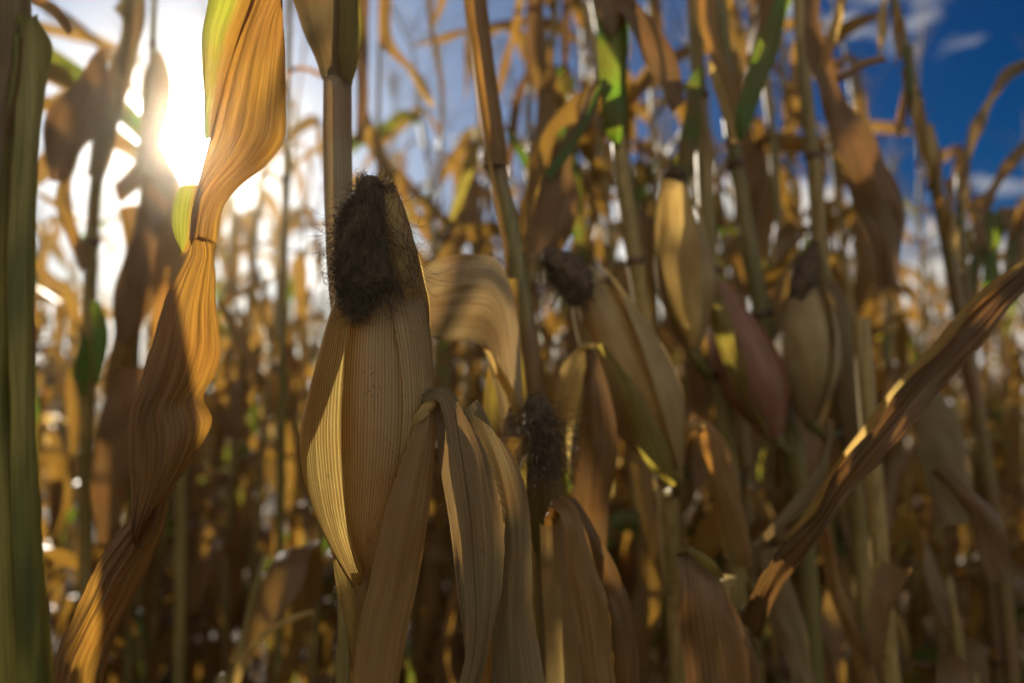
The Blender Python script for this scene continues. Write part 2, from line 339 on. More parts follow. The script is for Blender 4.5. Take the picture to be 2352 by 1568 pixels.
def simple_ear(plant, bx, tx, rpx, mat='husk', silk=1.0, seed=1, label=None, silk_dir=None, wings=True, nst=90, squash=1.0, tails=True):
    """ear traced by its base and tip in the photo: husk body, loose husk leaves, dried silk"""
    b, t = P(*bx), P(*tx); r = rpx * (bx[2] + tx[2]) / 2 / F
    mb = MB(); ear_solid(mb, b, t, r, seed, squash=squash); e = mb.build('ear', mat, plant)
    if label: e['label'] = label
    ax = t - b; an = ax.normalized(); s1 = an.cross(_f).normalized(); s2 = an.cross(s1)
    st = STK.get(plant.name)
    if st:
        q_ = min(st, key=lambda v: (v - b + an * .035 + Vector((0, 0, .02))).length); sh = MB()
        sh.tube([b + an * .012, b - an * .008, (b - an * .03).lerp(q_, .4), q_], [r * .30, r * .26, .0065, .007], 10); sh.build('shank', 'stalk', e)
    if silk:
        sd = (silk_dir or an).normalized(); sm = MB(); L_ = ax.length * .26 * silk; c0 = t - an * L_ * .45
        silk_blob(sm, c0, sd, L_, r * .52, seed)
        def src(rr):
            th = rr.uniform(0, 6.28); q = rr.random()
            nv = (s1 * math.cos(th) + s2 * math.sin(th)); return c0 + sd * L_ * q + nv * r * .4, nv
        strands(sm, nst, src, .0035, 12, .55, .00028, seed + 5)
        so_ = sm.build('silk', 'silk', e)
    if wings:
        for k in range(2):
            th0 = seed * 1.3 + k * 2.6; wl = MB(); rows = []; uvs = []
            for i in range(19):
                q = i / 18; row = []; ur = []
                rr_ = r * ((0.34 + .8 * math.sin(min(q/.45, 1) * math.pi/2)) * (1 - max(0, (q-.45)/.55)**1.8 * .55)) * 1.12
                hw = 1.05 * (1 - q**3) + .04
                for j in range(11):
                    th = th0 + (j/10 - .5) * 2 * hw
                    row.append(b + ax * q * (.93 + .04*k) + (s1*math.cos(th) + s2*math.sin(th)) * rr_ * (1 + .06*noise.noise(Vector((j*.5, q*6, seed))))); ur.append((j/10, q))
                rows.append(row); uvs.append(ur)
            wl.grid(rows, uvs); wl.build('husk_leaf', mat, e)
    return e

# ------------------------------------------------------------------ ground
g = MB(); rows = []; uvs = []
xs = [-60, -40, -20] + [x * .5 for x in range(-24, 25)] + [20, 40, 60]
ys = [-60, -30, -10] + [y * .5 for y in range(-6, 50)] + [40, 60]
for y in ys:
    rows.append([Vector((x, y, -.02 + .02 * noise.noise(Vector((x*1.3, y*1.3, 0))))) for x in xs]); uvs.append([(x, y) for x in xs])
g.grid(rows, uvs); gr = g.build('ground', 'soil'); gr['kind'] = 'structure'

# ------------------------------------------------------------------ generic corn plants for the field
def gen_leaf(mb, base, az, rr, ln, wd, droop, twist, kink, seg=18, cols=4, a=0.0, elev=None):
    e = R(rr.uniform(62, 84)) if elev is None else elev
    d = Vector((math.cos(az) * math.cos(e), math.sin(az) * math.cos(e), math.sin(e)))
    side = Vector((-math.sin(az), math.cos(az), 0)); p = base.copy(); rows = []; uvs = []; tw = 0; step = ln / seg
    sd = rr.uniform(0, 99); sway = rr.gauss(0, .04)
    for i in range(seg + 1):
        t = i / seg
        ww = wd * (min(1, .45 + t * 3) if t < .3 else 1) * (1 - max(0, (t - .35) / .65) ** 1.8) * (1 + .22 * noise.noise(Vector((sd, t*6, 0)))) + .002
        s_ = Matrix.Rotation(tw, 3, d) @ side; nr = s_.cross(d)
        fold = .25 + .55 * abs(noise.noise(Vector((t*2.5, sd, 5))))
        row = []
        for j in range(cols + 1):
            u = j / cols - .5
            row.append(p + s_ * ww * u * (1 - fold*.4) + nr * (abs(u) * ww * fold + .16 * ww * (abs(u)*2) * math.sin(t * 19 + sd + (2 if u > 0 else 0))))
        rows.append(row); uvs.append([(j/cols, t * ln * 8) for j in range(cols + 1)])
        g_ = droop * (1 + (9 * math.exp(-((t - kink) / .05) ** 2))) * step
        e2 = math.asin(max(-1, min(1, d.z)))
        if e2 > R(-86): d = Matrix.Rotation(min(g_, e2 + R(86)), 3, side if side.length else Vector((1, 0, 0))) @ d
        d = (d + Vector((noise.noise(Vector((sd, t*3, 1))), noise.noise(Vector((sd, t*3, 2))), 0)) * .10).normalized()
        hz = Vector((d.x, d.y, 0))
        side = (side - d * side.dot(d)).normalized()
        tw += twist / seg; p = p + d * step
        if p.z < .02: p.z = .02
    mb.grid(rows, uvs, a=a)
def gen_plant(seed, short=False):
    """returns list of (name, mat, MB, children) about the origin"""
    rr = random.Random(seed); parts = []
    H = rr.uniform(.86, 1.0) if short else rr.uniform(2.05, 2.5); n = 28; lean = Vector((rr.gauss(0, .035), rr.gauss(0, .035), 0))
    axis = [Vector((lean.x * (z := H*i/n) * z * .5 + .004*math.sin(z*15), lean.y * z*z*.5, z)) for i in range(n+1)]
    at = lambda z: cr(axis, z / H)
    rad = [(.0115 * (1 - .68 * i/n)) * (1 + (.14 if i % 3 == 0 else 0)) for i in range(n+1)]
    s = MB(); s.tube(axis, rad, 8, a=rr.random()); parts.append(('stalk', 'stalk', s, []))
    z = .2; az = rr.uniform(0, 6.28); k = 0
    while z < H - (.02 if short else .18):
        lb = MB(); f = z / H
        gen_leaf(lb, at(z), az + rr.gauss(0, .3), rr, rr.uniform(.5, .8) * (1 - .3*max(0, f-.7)/.3), rr.uniform(.035, .075), rr.uniform(2.2, 5.5) if f < .75 or short else rr.uniform(1.6, 5.0), rr.gauss(0, 2.0), rr.uniform(.06, .42), a=rr.random())
        parts.append(('leaf', 'leaf', lb, []))
        # sheath round the stalk under the blade
        sh = []; c0 = at(max(z - .13, .02)); c1 = at(z)
        s.tube([c0, c0.lerp(c1, .5), c1], [.0118 - .006*f, .0128 - .006*f, .0142 - .006*f], 7, a=rr.random(), cap=False)
        z += rr.uniform(.10, .15) if z < .8 else rr.uniform(.135, .18); az += math.pi + rr.gauss(0, .25); k += 1
    if short: return parts
    for q in range(rr.choice((1, 1, 1, 2))):
        ez = rr.uniform(.85, 1.15); ea = rr.uniform(0, 6.28); tilt = R(rr.uniform(8, 35)) if rr.random() < .75 else R(rr.uniform(100, 150))
        b = at(ez) + Vector((math.cos(ea), math.sin(ea), 0)) * .022
        d = Vector((math.cos(ea) * math.sin(tilt), math.sin(ea) * math.sin(tilt), math.cos(tilt))); t = b + d * rr.uniform(.17, .22); r = rr.uniform(.022, .029)
        e = MB(); ear_solid(e, b, t, r, q, 14, 14)
        for kk in range(2): gen_leaf(e, b + d*.03, ea + rr.gauss(0, 1), rr, rr.uniform(.18, .3), .035, 5, rr.gauss(0, 1), .2, 10, 3, elev=R(60))
        sk = MB(); silk_blob(sk, t - d * .02, d + Vector((0, 0, -.3)), .055, r * .5, seed, n=8, m=9)
        parts.append(('ear', 'husk', e, [('silk', 'silk', sk, [])]))
    ts = MB(); top = at(H)
    ts.tube([top, top + Vector((lean.x, lean.y, .16)), top + Vector((lean.x*2, lean.y*2, .30))], [.0035, .0028, .001], 4)
    for q in range(rr.randint(6, 11)):
        a_ = rr.uniform(0, 6.28); e_ = R(rr.uniform(35, 75)); p = top + Vector((0, 0, rr.uniform(0, .12))); pts = [p]; d = Vector((math.cos(a_)*math.cos(e_), math.sin(a_)*math.cos(e_), math.sin(e_)))
        for i in range(12): p = p + d * .018; d = (d + Vector((0, 0, -.07))).normalized(); pts.append(p)
        ts.tube(pts, [(.0032 if i % 2 else .0014) * (1 - i/16) for i in range(13)], 4)
    parts.append(('tassel', 'tassel', ts, []))
    return parts
def instance(parts, root):
    for name, mesh, kids in parts:
        o = bpy.data.objects.new(name, mesh); COL.objects.link(o); o.parent = root
        for kn, km, _ in kids:
            c = bpy.data.objects.new(kn, km); COL.objects.link(c); c.parent = o
def bake(parts):
    out = []
    for name, mat, mb, kids in parts:
        o = mb.build(name, mat); me = o.data; bpy.data.objects.remove(o)
        out.append((name, me, bake(kids)))
    return out
TPL = [gen_plant(100 + i) for i in range(9)]
TPLM = [bake(t) for t in TPL]
SHORT = [gen_plant(300 + i, True) for i in range(5)]
SHORTM = [bake(t) for t in SHORT]

# ------------------------------------------------------------------ the plant with the sharp ear
pA = plant_at(P(806, 1568, .53), 'corn plant of the large sharp pale ear with curly black silk')
PA = stalk_of(pA, [(772, -60, .53), (776, 180, .525), (780, 420, .52), (790, 700, .52), (800, 1000, .525), (806, 1400, .53)], 60, nodes=[(775, 186, .525), (800, 1240, .53)])
# leaf sheath wrapping the stalk above the ear, and its blade folding down out of the top
blade('leaf', [(655, -60, .50), (690, 60, .505), (722, 130, .51), (742, 184, .515)], [(815, -60, .50), (812, 70, .505), (810, 150, .51), (806, 196, .512)], 'grey', pA, bulge=.006, seed=3, n=40)
blade('leaf', [(776, -60, .485), (782, 60, .49), (784, 130, .495), (790, 180, .50)], [(828, -40, .50), (834, 70, .505), (818, 140, .505), (804, 204, .508)], 'yellowgreen', pA, bulge=.004, seed=8, n=30)
blade('leaf_sheath', [(742, 180, .512), (743, 420, .508), (752, 620, .508), (768, 800, .51)], [(808, 196, .512), (809, 420, .508), (812, 620, .508), (818, 800, .51)], 'straw', pA, bulge=.011, rip=.0003, n=50, seed=5, crink=.0004)
# ---- the ear
ear_rows = [(415, 868, 902), (470, 838, 925), (540, 815, 946), (620, 800, 962), (700, 784, 975), (780, 772, 985), (860, 765, 992), (940, 762, 993), (1020, 764, 985), (1100, 770, 965), (1180, 782, 935), (1250, 800, 902), (1310, 822, 872), (1345, 838, 856)]
DE = .425
def ear_pt(q, th, sc=1.0, dd=0.0):
    a = [Vector((r[0], r[1], r[2])) for r in ear_rows]; v = cr(a, q); c = P((v.y + v.z)/2, v.x, DE + dd); hw = (v.z - v.y)/2 * DE / F * sc
    return c + _r * math.cos(th) * hw - _f * math.sin(th) * hw * .92
mb = MB(); rows = []; uvs = []
n = 80; m = 72
for i in range(n + 1):
    q = i/n; row = []; ur = []
    for j in range(m):
        th = 2*math.pi*j/m; s_ = 1 + .004*noise.noise(Vector((math.cos(th)*3, math.sin(th)*3, q*8)))
        # overlapping husk: a step that runs down the right of the front
        k = ((th - .75 - .55*q) / (2*math.pi)) % 1
        s_ *= 1 + .045 * (k if k > .02 else k + (1 - k/.02)) - .03
        s_ += .012 * noise.noise(Vector((th*7, q*3, 2))) + .010 * noise.noise(Vector((th*13, q*4, 5))) + .006 * noise.noise(Vector((th*4, q*22, 7)))
        row.append(ear_pt(q, th, s_)); ur.append((j/m, q*2.0))
    rows.append(row); uvs.append(ur)
mb.grid(rows, uvs, True); earA = mb.build('ear', 'earhusk', pA); earA['label'] = 'large pale ear with a translucent loose husk leaf on its left'
# the hard cob within: it keeps the light out of the upper and middle husk
mb = MB(); rows = []; uvs = []
for i in range(31):
    q = i/30; r_ = math.sin(min(q/.35, 1)*math.pi/2) * (1 if q < .7 else math.sqrt(max(0, 1 - ((q-.7)/.3)**2)))
    rows.append([ear_pt(.10 + .62*q, 2*math.pi*j/32, .68*r_ + .001, .002) + _r*.004 for j in range(32)]); uvs.append([(j/32, q) for j in range(32)])
mb.grid(rows, uvs, True); mb.build('cob', 'cob', earA)
def edge(seq): return seq
# loose translucent husk leaves on the left
w1L = [(838, 560, .430), (800, 640, .432), (775, 705, .434), (742, 800, .436), (714, 890, .438), (693, 975, .438), (692, 1050, .436), (706, 1125, .434), (738, 1200, .431), (785, 1280, .428), (832, 1345, .424)]
w1R = [(850, 560, .405), (830, 640, .400), (812, 705, .396), (798, 800, .392), (786, 890, .389), (782, 975, .388), (786, 1050, .389), (793, 1125, .391), (802, 1200, .396), (822, 1280, .405), (846, 1345, .415)]
blade('husk_leaf', w1L, w1R, 'husk', earA, bulge=.007, rip=.0004, seed=1, n=70, m=20, crink=.0006)
blade('husk_leaf', [(900, 690, .4005), (914, 780, .398), (922, 880, .3965), (922, 1000, .3968), (902, 1150, .4015), (866, 1330, .415)], [(978, 690, .422), (990, 780, .424), (999, 880, .424), (999, 1000, .424), (962, 1140, .422), (884, 1330, .424)], 'earhusk2', earA, bulge=.0062, rip=.0006, seed=17, n=70, m=18, crink=.0007, fray=.0006)
# husk tips standing up behind and right of the silk
blade('husk_leaf', [(950, 880, .432), (962, 800, .418), (958, 700, .412), (934, 620, .415), (912, 540, .418), (893, 470, .42), (868, 408, .422)], [(975, 880, .445), (986, 800, .432), (984, 700, .425), (966, 620, .426), (945, 540, .427), (926, 470, .428), (874, 406, .423)], 'husk', earA, bulge=.002, rip=.0010, seed=7, n=60, m=10, fray=.001)
blade('husk_leaf', [(890, 760, .425), (890, 700, .408), (882, 620, .403), (874, 540, .403), (866, 470, .405), (868, 402, .409)], [(950, 760, .425), (960, 700, .410), (945, 620, .402), (927, 540, .405), (915, 470, .408), (884, 410, .410)], 'pale', earA, bulge=.004, rip=.0010, seed=9, n=50, m=10, fray=.0014)
# the narrow bright husk strip under the ear and the shank
blade('husk_leaf', [(762, 1252, .43), (772, 1300, .43), (786, 1370, .43), (800, 1460, .435), (812, 1560, .44)], [(782, 1275, .422), (806, 1330, .422), (822, 1400, .424), (832, 1480, .43), (838, 1560, .44)], 'husk', earA, bulge=.003, seed=12, n=40, m=8)
blade('husk_leaf', [(800, 1300, .418), (812, 1350, .417), (820, 1400, .42), (826, 1470, .43)], [(862, 1300, .418), (862, 1350, .42), (856, 1400, .424), (848, 1470, .434)], 'tan', earA, bulge=.006, seed=13, n=30, m=10)
blade('husk_leaf', [(784, 1290, .45), (790, 1380, .45), (800, 1470, .45), (806, 1620, .46)], [(806, 1320, .455), (822, 1400, .455), (836, 1480, .455), (850, 1620, .46)], 'brown', earA, bulge=.003, seed=14, n=30, m=8)
mb = MB(); mb.tube([P(848, 1325, .425), P(842, 1420, .445), P(828, 1540, .49), P(812, 1640, .525)], [.007, .0075, .008, .008], 12); mb.build('shank', 'stalk', earA)
# ---- silk
sk = MB(); rr = random.Random(4)
pl = [Vector(p) for p in ((410, 838, 872), (450, 812, 886), (490, 790, 892), (535, 782, 900), (580, 779, 908), (625, 778, 918), (655, 782, 922), (680, 798, 880), (702, 812, 862), (724, 822, 846))]
rows = []; uvs = []
for i in range(61):
    q = i/60; v = cr(pl, q); row = []
    cx = (v.y + v.z)/2; hw = (v.z - v.y)/2
    for j in range(60):
        th = 2*math.pi*j/60; lf = max(0, -math.cos(th))
        k = .86 + (.06 + .24*lf) * noise.noise(Vector((math.cos(th)*3, math.sin(th)*3, q*14))) + .06*noise.noise(Vector((math.cos(th)*13, math.sin(th)*13, q*50)))
        row.append(P(cx, v.x, .405) + _r*math.cos(th)*hw*k*.405/F - _f*math.sin(th)*.017*k*(.5 + .5*math.sin(math.pi*min(max(q, .05), .95))))
    rows.append(row); uvs.append([(j/60, q) for j in range(60)])
sk.grid(rows, uvs, True)
def src_mass(r):
    q = r.random() ** .9; v = cr(pl, q); th = r.choice((r.uniform(0, math.pi), math.pi + r.gauss(0, .5), math.pi*.9 + r.gauss(0, .5)))
    cx = (v.y + v.z)/2; hw = (v.z - v.y)/2 * .9
    nv = _r*math.cos(th) - _f*math.sin(th)
    return P(cx, v.x, .405) + _r*math.cos(th)*hw*.405/F - _f*math.sin(th)*.016*.9, nv
UP = Vector((0, 0, -1))
strands(sk, 1500, src_mass, .00075, 22, 1.05, .00018, 21, spread=.35)
def src_long(r):
    x = r.uniform(825, 884); return P(x, 430 + r.uniform(0, 60), .388 + r.uniform(-.002, .004)), Vector((0, 0, 0)) - _f*.3
strands(sk, 260, src_long, .0026, 20, .14, .00016, 22, spread=.12)
def src_left(r):
    q = r.uniform(.15, .95); v = cr(pl, q); return P(v.y + r.uniform(-6, 10), v.x, .405 + r.uniform(-.008, .006)), -_r
strands(sk, 620, src_left, .0008, 22, 1.15, .00022, 23, spread=.42)
def src_bot(r):
    x = r.uniform(800, 925); return P(x, 650 + r.uniform(-20, 30) + (20 if x < 860 else 0), .392), -_f*.5
strands(sk, 130, src_bot, .0012, 20, .60, .00016, 24, spread=.5)
def src_net(r):
    q = r.random(); return P(912 + q*42 + r.uniform(-12, 12), 440 + q*200 + r.uniform(-20, 20), .400 - r.uniform(0, .006)), -_f*.3 + _r*.2
strands(sk, 26, src_net, .0017, 22, .22, .00020, 25, spread=.10)
def src_tr(r):
    return P(958 + r.uniform(-12, 12), 600 + r.uniform(-40, 50), .398), _r
strands(sk, 8, src_tr, .0010, 20, .7, .00016, 26, spread=.5)
def src_top(r):
    return P(r.uniform(818, 905), 428 + r.uniform(-10, 12), r.uniform(.398, .410)), -UP*1.4
strands(sk, 150, src_top, .0008, 16, 1.1, .00018, 27, drift=Vector((0, 0, .25)), spread=.9)
sk.build('silk', 'silk', earA)
# ---- the husk leaves bent over at the right of the ear
mb = MB(); kn = [P(940, 1000, .405), P(950, 975, .400), P(963, 955, .398), P(978, 938, .398), P(1000, 925, .400)]
mb.tube(kn, [.0010, .0022, .0030, .0034, .0025], 9); 
mb.tube([P(958, 985, .400), P(966, 962, .396), P(985, 945, .396)], [.0008, .0022, .0018], 8); mb.build('husk_stub', 'pale', pA)
blade('leaf', [(962, 950, .400), (940, 1010, .396), (905, 1110, .392), (870, 1230, .390), (845, 1350, .388), (822, 1450, .388), (808, 1640, .390)],
      [(1000, 940, .402), (1000, 1010, .400), (992, 1110, .399), (978, 1230, .397), (958, 1350, .395), (936, 1450, .394), (905, 1640, .394)], 'tan', pA, bulge=.004, rip=.0010, seed=21, n=80, m=22, crink=.001)
# folded leaf: inner pale half, and outer half with wavy veins
blade('leaf', [(990, 925, .402), (1003, 990, .405), (1015, 1090, .408), (1032, 1200, .408), (1048, 1330, .407), (1062, 1430, .406), (1072, 1560, .405), (1074, 1640, .405)],
      [(1010, 925, .404), (1052, 990, .414), (1064, 1090, .418), (1070, 1200, .418), (1074, 1330, .415), (1082, 1430, .412), (1090, 1560, .409), (1092, 1640, .409)], 'straw', pA, bulge=-.002, rip=.0004, seed=22, n=60, m=12)
blade('leaf', [(976, 940, .403), (986, 924, .398), (1006, 921, .394), (1018, 970, .392), (1032, 1090, .392), (1046, 1200, .392), (1058, 1330, .394), (1068, 1440, .396), (1060, 1540, .398), (1030, 1640, .40)],
      [(978, 926, .412), (996, 912, .414), (1036, 912, .412), (1062, 955, .408), (1118, 1035, .405), (1142, 1110, .404), (1158, 1200, .404), (1152, 1320, .403), (1136, 1440, .402), (1112, 1540, .402), (1070, 1640, .402)], 'grey', pA, bulge=.006, rip=.0015, seed=23, n=100, m=26, crink=.0022, fray=.0012)
mb = MB()
for k in range(15):                   # puckered rim
    q = k/14; p = P(1124 + 33*math.sin(q*1.5) + rr.uniform(-3, 2), 1058 + 135*q + rr.uniform(-3, 3), .3985); z_ = rr.uniform(.45, 1)
    mb.tube([p - _u*.0018, p - _u*.0008 + _r*.0004, p, p + _u*.0009 - _r*.0003, p + _u*.0018], [.0002, .0009*z_, .0013*z_, .0008*z_, .0002], 8)
mb.build('leaf_rim', 'pale', pA)
blade('leaf', [(1062, 945, .43), (1085, 1000, .432), (1120, 1090, .433), (1140, 1200, .434), (1138, 1320, .435), (1132, 1440, .436), (1126, 1640, .436)],
      [(1068, 940, .44), (1128, 985, .44), (1186, 1060, .438), (1214, 1160, .438), (1222, 1300, .438), (1228, 1420, .438), (1262, 1640, .438)], 'grey', pA, bulge=.008, rip=.0012, seed=24, n=90, m=24, fold=.003, crink=.002, fray=.0008)
blade('leaf', [(1085, 1330, .455), (1080, 1440, .455), (1074, 1640, .455)], [(1130, 1330, .455), (1150, 1440, .455), (1168, 1640, .455)], 'brown', pA, bulge=.003, seed=25, n=40, m=10)
# ---- the big twisted leaf hanging at the left, in three turns
TW = dict(mid=.0016, rip=.0022, crink=.0045)
blade('leaf', [(600, -140, .452), (572, 0, .452), (545, 90, .452), (518, 180, .452), (500, 260, .453), (486, 320, .454), (470, 376, .456), (450, 440, .457), (438, 500, .457), (440, 560, .457)],
      [(628, -140, .47), (642, 0, .468), (652, 60, .467), (655, 160, .466), (656, 250, .465), (652, 320, .464), (612, 378, .462), (556, 425, .46), (514, 480, .459), (497, 560, .458)], 'brown', pA, bulge=.012, seed=31, n=100, m=26, fold=.006, label='big twisted brown leaf with a green upper edge', **TW)
blade('leaf_edge', [(494, -60, .446), (476, 26, .447), (462, 90, .448), (464, 200, .449), (474, 280, .452), (480, 330, .4535)], [(600, -60, .451), (575, 20, .451), (545, 100, .451), (518, 190, .451), (500, 265, .452), (488, 320, .4535)], 'lime', pA, bulge=.010, seed=32, n=60, m=16, rip=.002, crink=.003)
blade('leaf', [(418, 430, .452), (400, 470, .452), (395, 510, .452), (402, 550, .453), (420, 582, .454)], [(462, 425, .452), (456, 470, .452), (452, 510, .453), (446, 550, .453), (426, 588, .453)], 'lime', pA, bulge=.004, seed=33, n=40, m=10)
blade('leaf', [(440, 557, .4555), (428, 590, .452), (402, 640, .45), (374, 700, .448), (350, 790, .446), (326, 870, .445), (296, 950, .444), (288, 1030, .444), (296, 1110, .445), (302, 1180, .446), (306, 1240, .447)],
      [(497, 557, .459), (493, 590, .46), (495, 650, .46), (497, 715, .46), (507, 800, .458), (492, 862, .457), (466, 912, .456), (488, 966, .456), (452, 1040, .455), (390, 1130, .452), (312, 1236, .448)], 'brown', pA, bulge=.010, seed=34, n=110, m=28, fold=.006, fray=.0006, **TW)
blade('leaf', [(316, 1150, .452), (300, 1190, .452), (268, 1226, .452), (224, 1290, .452), (196, 1350, .45), (160, 1430, .45), (132, 1490, .45), (120, 1640, .45)],
      [(392, 1140, .462), (384, 1180, .462), (372, 1226, .461), (346, 1290, .46), (312, 1360, .458), (272, 1440, .456), (244, 1530, .455), (226, 1640, .455)], 'brown', pA, bulge=.008, seed=36, n=90, m=22, fold=.008, fray=.0006, **TW)

# ------------------------------------------------------------------ the thick plant cut by the left edge
pL = plant_at(P(40, 1568, .33), 'thick green and yellow corn plant cut off by the left edge')
stalk_of(pL, [(26, -100, .335), (32, 300, .335), (30, 800, .335), (36, 1300, .335), (44, 1568, .335)], 84, mat='greenstalk', nodes=[(30, 75, .335)])
blade('leaf_sheath', [(-60, 60, .325), (-62, 300, .322), (-60, 700, .32), (-50, 1100, .32), (-40, 1640, .32)],
      [(84, 48, .335), (96, 250, .332), (66, 620, .33), (70, 980, .33), (112, 1640, .33)], 'leafolive', pL, bulge=.010, seed=41, n=80, m=24, rip=.0006, crink=.0008)
blade('leaf', [(50, 50, .318), (40, 130, .316), (34, 260, .314), (24, 420, .314), (20, 620, .314), (22, 900, .314), (30, 1200, .314), (40, 1640, .314)],
      [(78, 44, .325), (119, 104, .325), (103, 220, .325), (88, 350, .325), (72, 520, .325), (62, 740, .325), (90, 1120, .325), (128, 1640, .325)], 'leafolive', pL, bulge=.006, seed=42, n=90, m=20, rip=.0006, fray=.0004)
blade('leaf_streak', [(40, 90, .3165), (34, 150, .3155), (24, 220, .3150), (18, 290, .3150)], [(56, 86, .3168), (52, 170, .3160), (42, 240, .3155), (22, 300, .3150)], 'lime', pL, bulge=.004, seed=45, n=30, m=6, rip=.0001, crink=.0001)
blade('leaf', [(-70, -60, .31), (-70, 200, .308), (-70, 500, .308), (-70, 800, .308)], [(34, -60, .315), (30, 60, .313), (16, 260, .312), (-6, 500, .312)], 'grey', pL, bulge=.004, seed=43, n=40, m=12)
blade('leaf', [(30, 0, .60), (70, 10, .60), (120, 40, .60), (158, 80, .60)], [(28, -30, .61), (80, -16, .61), (140, 20, .61), (162, 76, .605)], 'tan', pL, bulge=.004, seed=44, n=30, m=8)

# ------------------------------------------------------------------ green-brown stalk right of the ear
pB = plant_at(P(1262, 1568, .70), 'leaning green-brown corn plant directly right of the sharp ear, with a pale arched leaf')
stalk_of(pB, [(1084, -60, .66), (1104, 120, .665), (1128, 300, .67), (1138, 384, .67), (1170, 520, .675), (1200, 700, .68), (1228, 900, .685), (1250, 1200, .69), (1262, 1480, .70)], 50, mat='greenstalk', nodes=[(1138, 382, .67), (1240, 1080, .69)])
blade('leaf_sheath', [(1058, -60, .655), (1078, 120, .655), (1102, 300, .66), (1112, 382, .662)], [(1112, -60, .655), (1132, 120, .655), (1158, 300, .66), (1166, 382, .662)], 'tan', pB, bulge=.010, seed=51, n=40)
mb = MB(); mb.tube([P(1072, 30, .64), P(1090, 140, .642), P(1106, 260, .645), P(1122, 360, .648), P(1138, 450, .65), P(1160, 560, .655), P(1168, 640, .66)], [.0012, .0022, .0024, .0022, .0026, .0022, .001], 8); mb.build('leaf_midrib', 'pale', pB)
# pale arched leaf
blade('leaf', [(960, 760, .60), (985, 772, .60), (1020, 782, .60), (1070, 786, .60), (1110, 800, .60), (1128, 860, .60), (1144, 920, .60), (1156, 1000, .60)],
      [(955, 640, .57), (978, 612, .565), (1010, 592, .565), (1080, 582, .57), (1145, 600, .58), (1182, 690, .595), (1198, 850, .60), (1200, 1000, .61)], 'straw', pB, bulge=.010, seed=52, n=70, m=22, rip=.002, crink=.003)
blade('leaf', [(1108, 795, .585), (1134, 850, .585), (1160, 900, .585), (1184, 960, .585), (1200, 1000, .585)], [(1116, 790, .587), (1146, 840, .587), (1176, 888, .587), (1202, 945, .587), (1216, 990, .587)], 'husk', pB, bulge=.002, seed=53, n=30, m=8)
blade('leaf', [(1162, 640, .64), (1120, 850, .64), (1110, 1000, .64), (1140, 1200, .64), (1150, 1640, .64)], [(1180, 640, .65), (1205, 850, .65), (1215, 1000, .65), (1228, 1200, .65), (1240, 1640, .65)], 'leaf', pB, bulge=.008, seed=54, n=60, m=16, rip=.003)
# small ear with black silk hanging beside it
eB = simple_ear(pB, (1268, 1330, .58), (1246, 960, .56), 40, 'yellowgreen', .2, 3, 'slim ear with a hanging black silk tuft')
sm = MB(); silk_blob(sm, P(1228, 905, .55), P(1266, 1085, .55) - P(1228, 905, .55), (P(1266, 1085, .55) - P(1228, 905, .55)).length, .0125, 3, .7, 26, 24)
def src_b(r):
    q = r.random(); c = P(1228 + 38*q, 905 + 180*q, .55); th = r.uniform(0, 6.28); nv = _r*math.cos(th) - _f*math.sin(th); return c + nv*.011, nv
strands(sm, 260, src_b, .0026, 14, .6, .00030, 31); sm.build('silk', 'silk', eB)
# its lower leaf that bends over like a collar
blade('leaf', [(1256, 1210, .52), (1250, 1186, .515), (1262, 1172, .51), (1286, 1200, .50), (1300, 1300, .50), (1322, 1420, .50), (1345, 1640, .50)],
      [(1262, 1190, .53), (1268, 1164, .53), (1300, 1152, .53), (1335, 1190, .52), (1366, 1300, .515), (1398, 1400, .51), (1420, 1640, .51)], 'tan', pB, bulge=.006, seed=56, n=80, m=20, rip=.002, crink=.003, fray=.001)
blade('leaf', [(1296, 1150, .54), (1330, 1200, .54), (1372, 1300, .54), (1400, 1420, .54), (1410, 1640, .54)], [(1318, 1152, .55), (1360, 1200, .55), (1410, 1310, .55), (1462, 1440, .55), (1468, 1640, .55)], 'dark', pB, bulge=.006, seed=57, n=60, m=14, rip=.003)
blade('leaf', [(1238, 1200, .53), (1244, 1300, .535), (1250, 1420, .535), (1256, 1640, .535)], [(1290, 1185, .535), (1310, 1300, .54), (1325, 1420, .54), (1345, 1640, .54)], 'dull', pB, bulge=.010, seed=58, n=50, m=16)

# ------------------------------------------------------------------ plant of the tilted ear
pC = plant_at(P(1560, 1568, .86), 'corn plant with the tilted ear whose stubby black silk points up left')
stalk_of(pC, [(1398, -60, .80), (1406, 60, .80), (1420, 300, .80), (1436, 460, .805), (1462, 620, .81), (1492, 800, .82), (1520, 1000, .83), (1540, 1250, .84), (1556, 1500, .86)], 42, nodes=[(1462, 606, .81), (1536, 1105, .835)])
blade('leaf_sheath', [(1372, 40, .78), (1376, 180, .78), (1388, 280, .78), (1404, 330, .79)], [(1442, 40, .79), (1442, 180, .79), (1438, 280, .79), (1424, 330, .79)], 'green', pC, bulge=.010, seed=60, n=40, label='patchy dark green leaf sheath')
blade('leaf', [(1345, -80, .78), (1362, 0, .775), (1376, 40, .77), (1392, 80, .77)], [(1480, -80, .79), (1462, 0, .785), (1436, 50, .78), (1410, 90, .775)], 'dark', pC, bulge=.006, seed=61, n=30)
blade('leaf', [(1380, 30, .78), (1420, 30, .77), (1470, 110, .765), (1510, 190, .77), (1540, 262, .78)], [(1400, -30, .80), (1450, -10, .80), (1512, 70, .80), (1560, 160, .80), (1572, 230, .79)], 'dark', pC, bulge=.008, seed=62, n=50, m=14, label='broad brown leaf arching to the right')
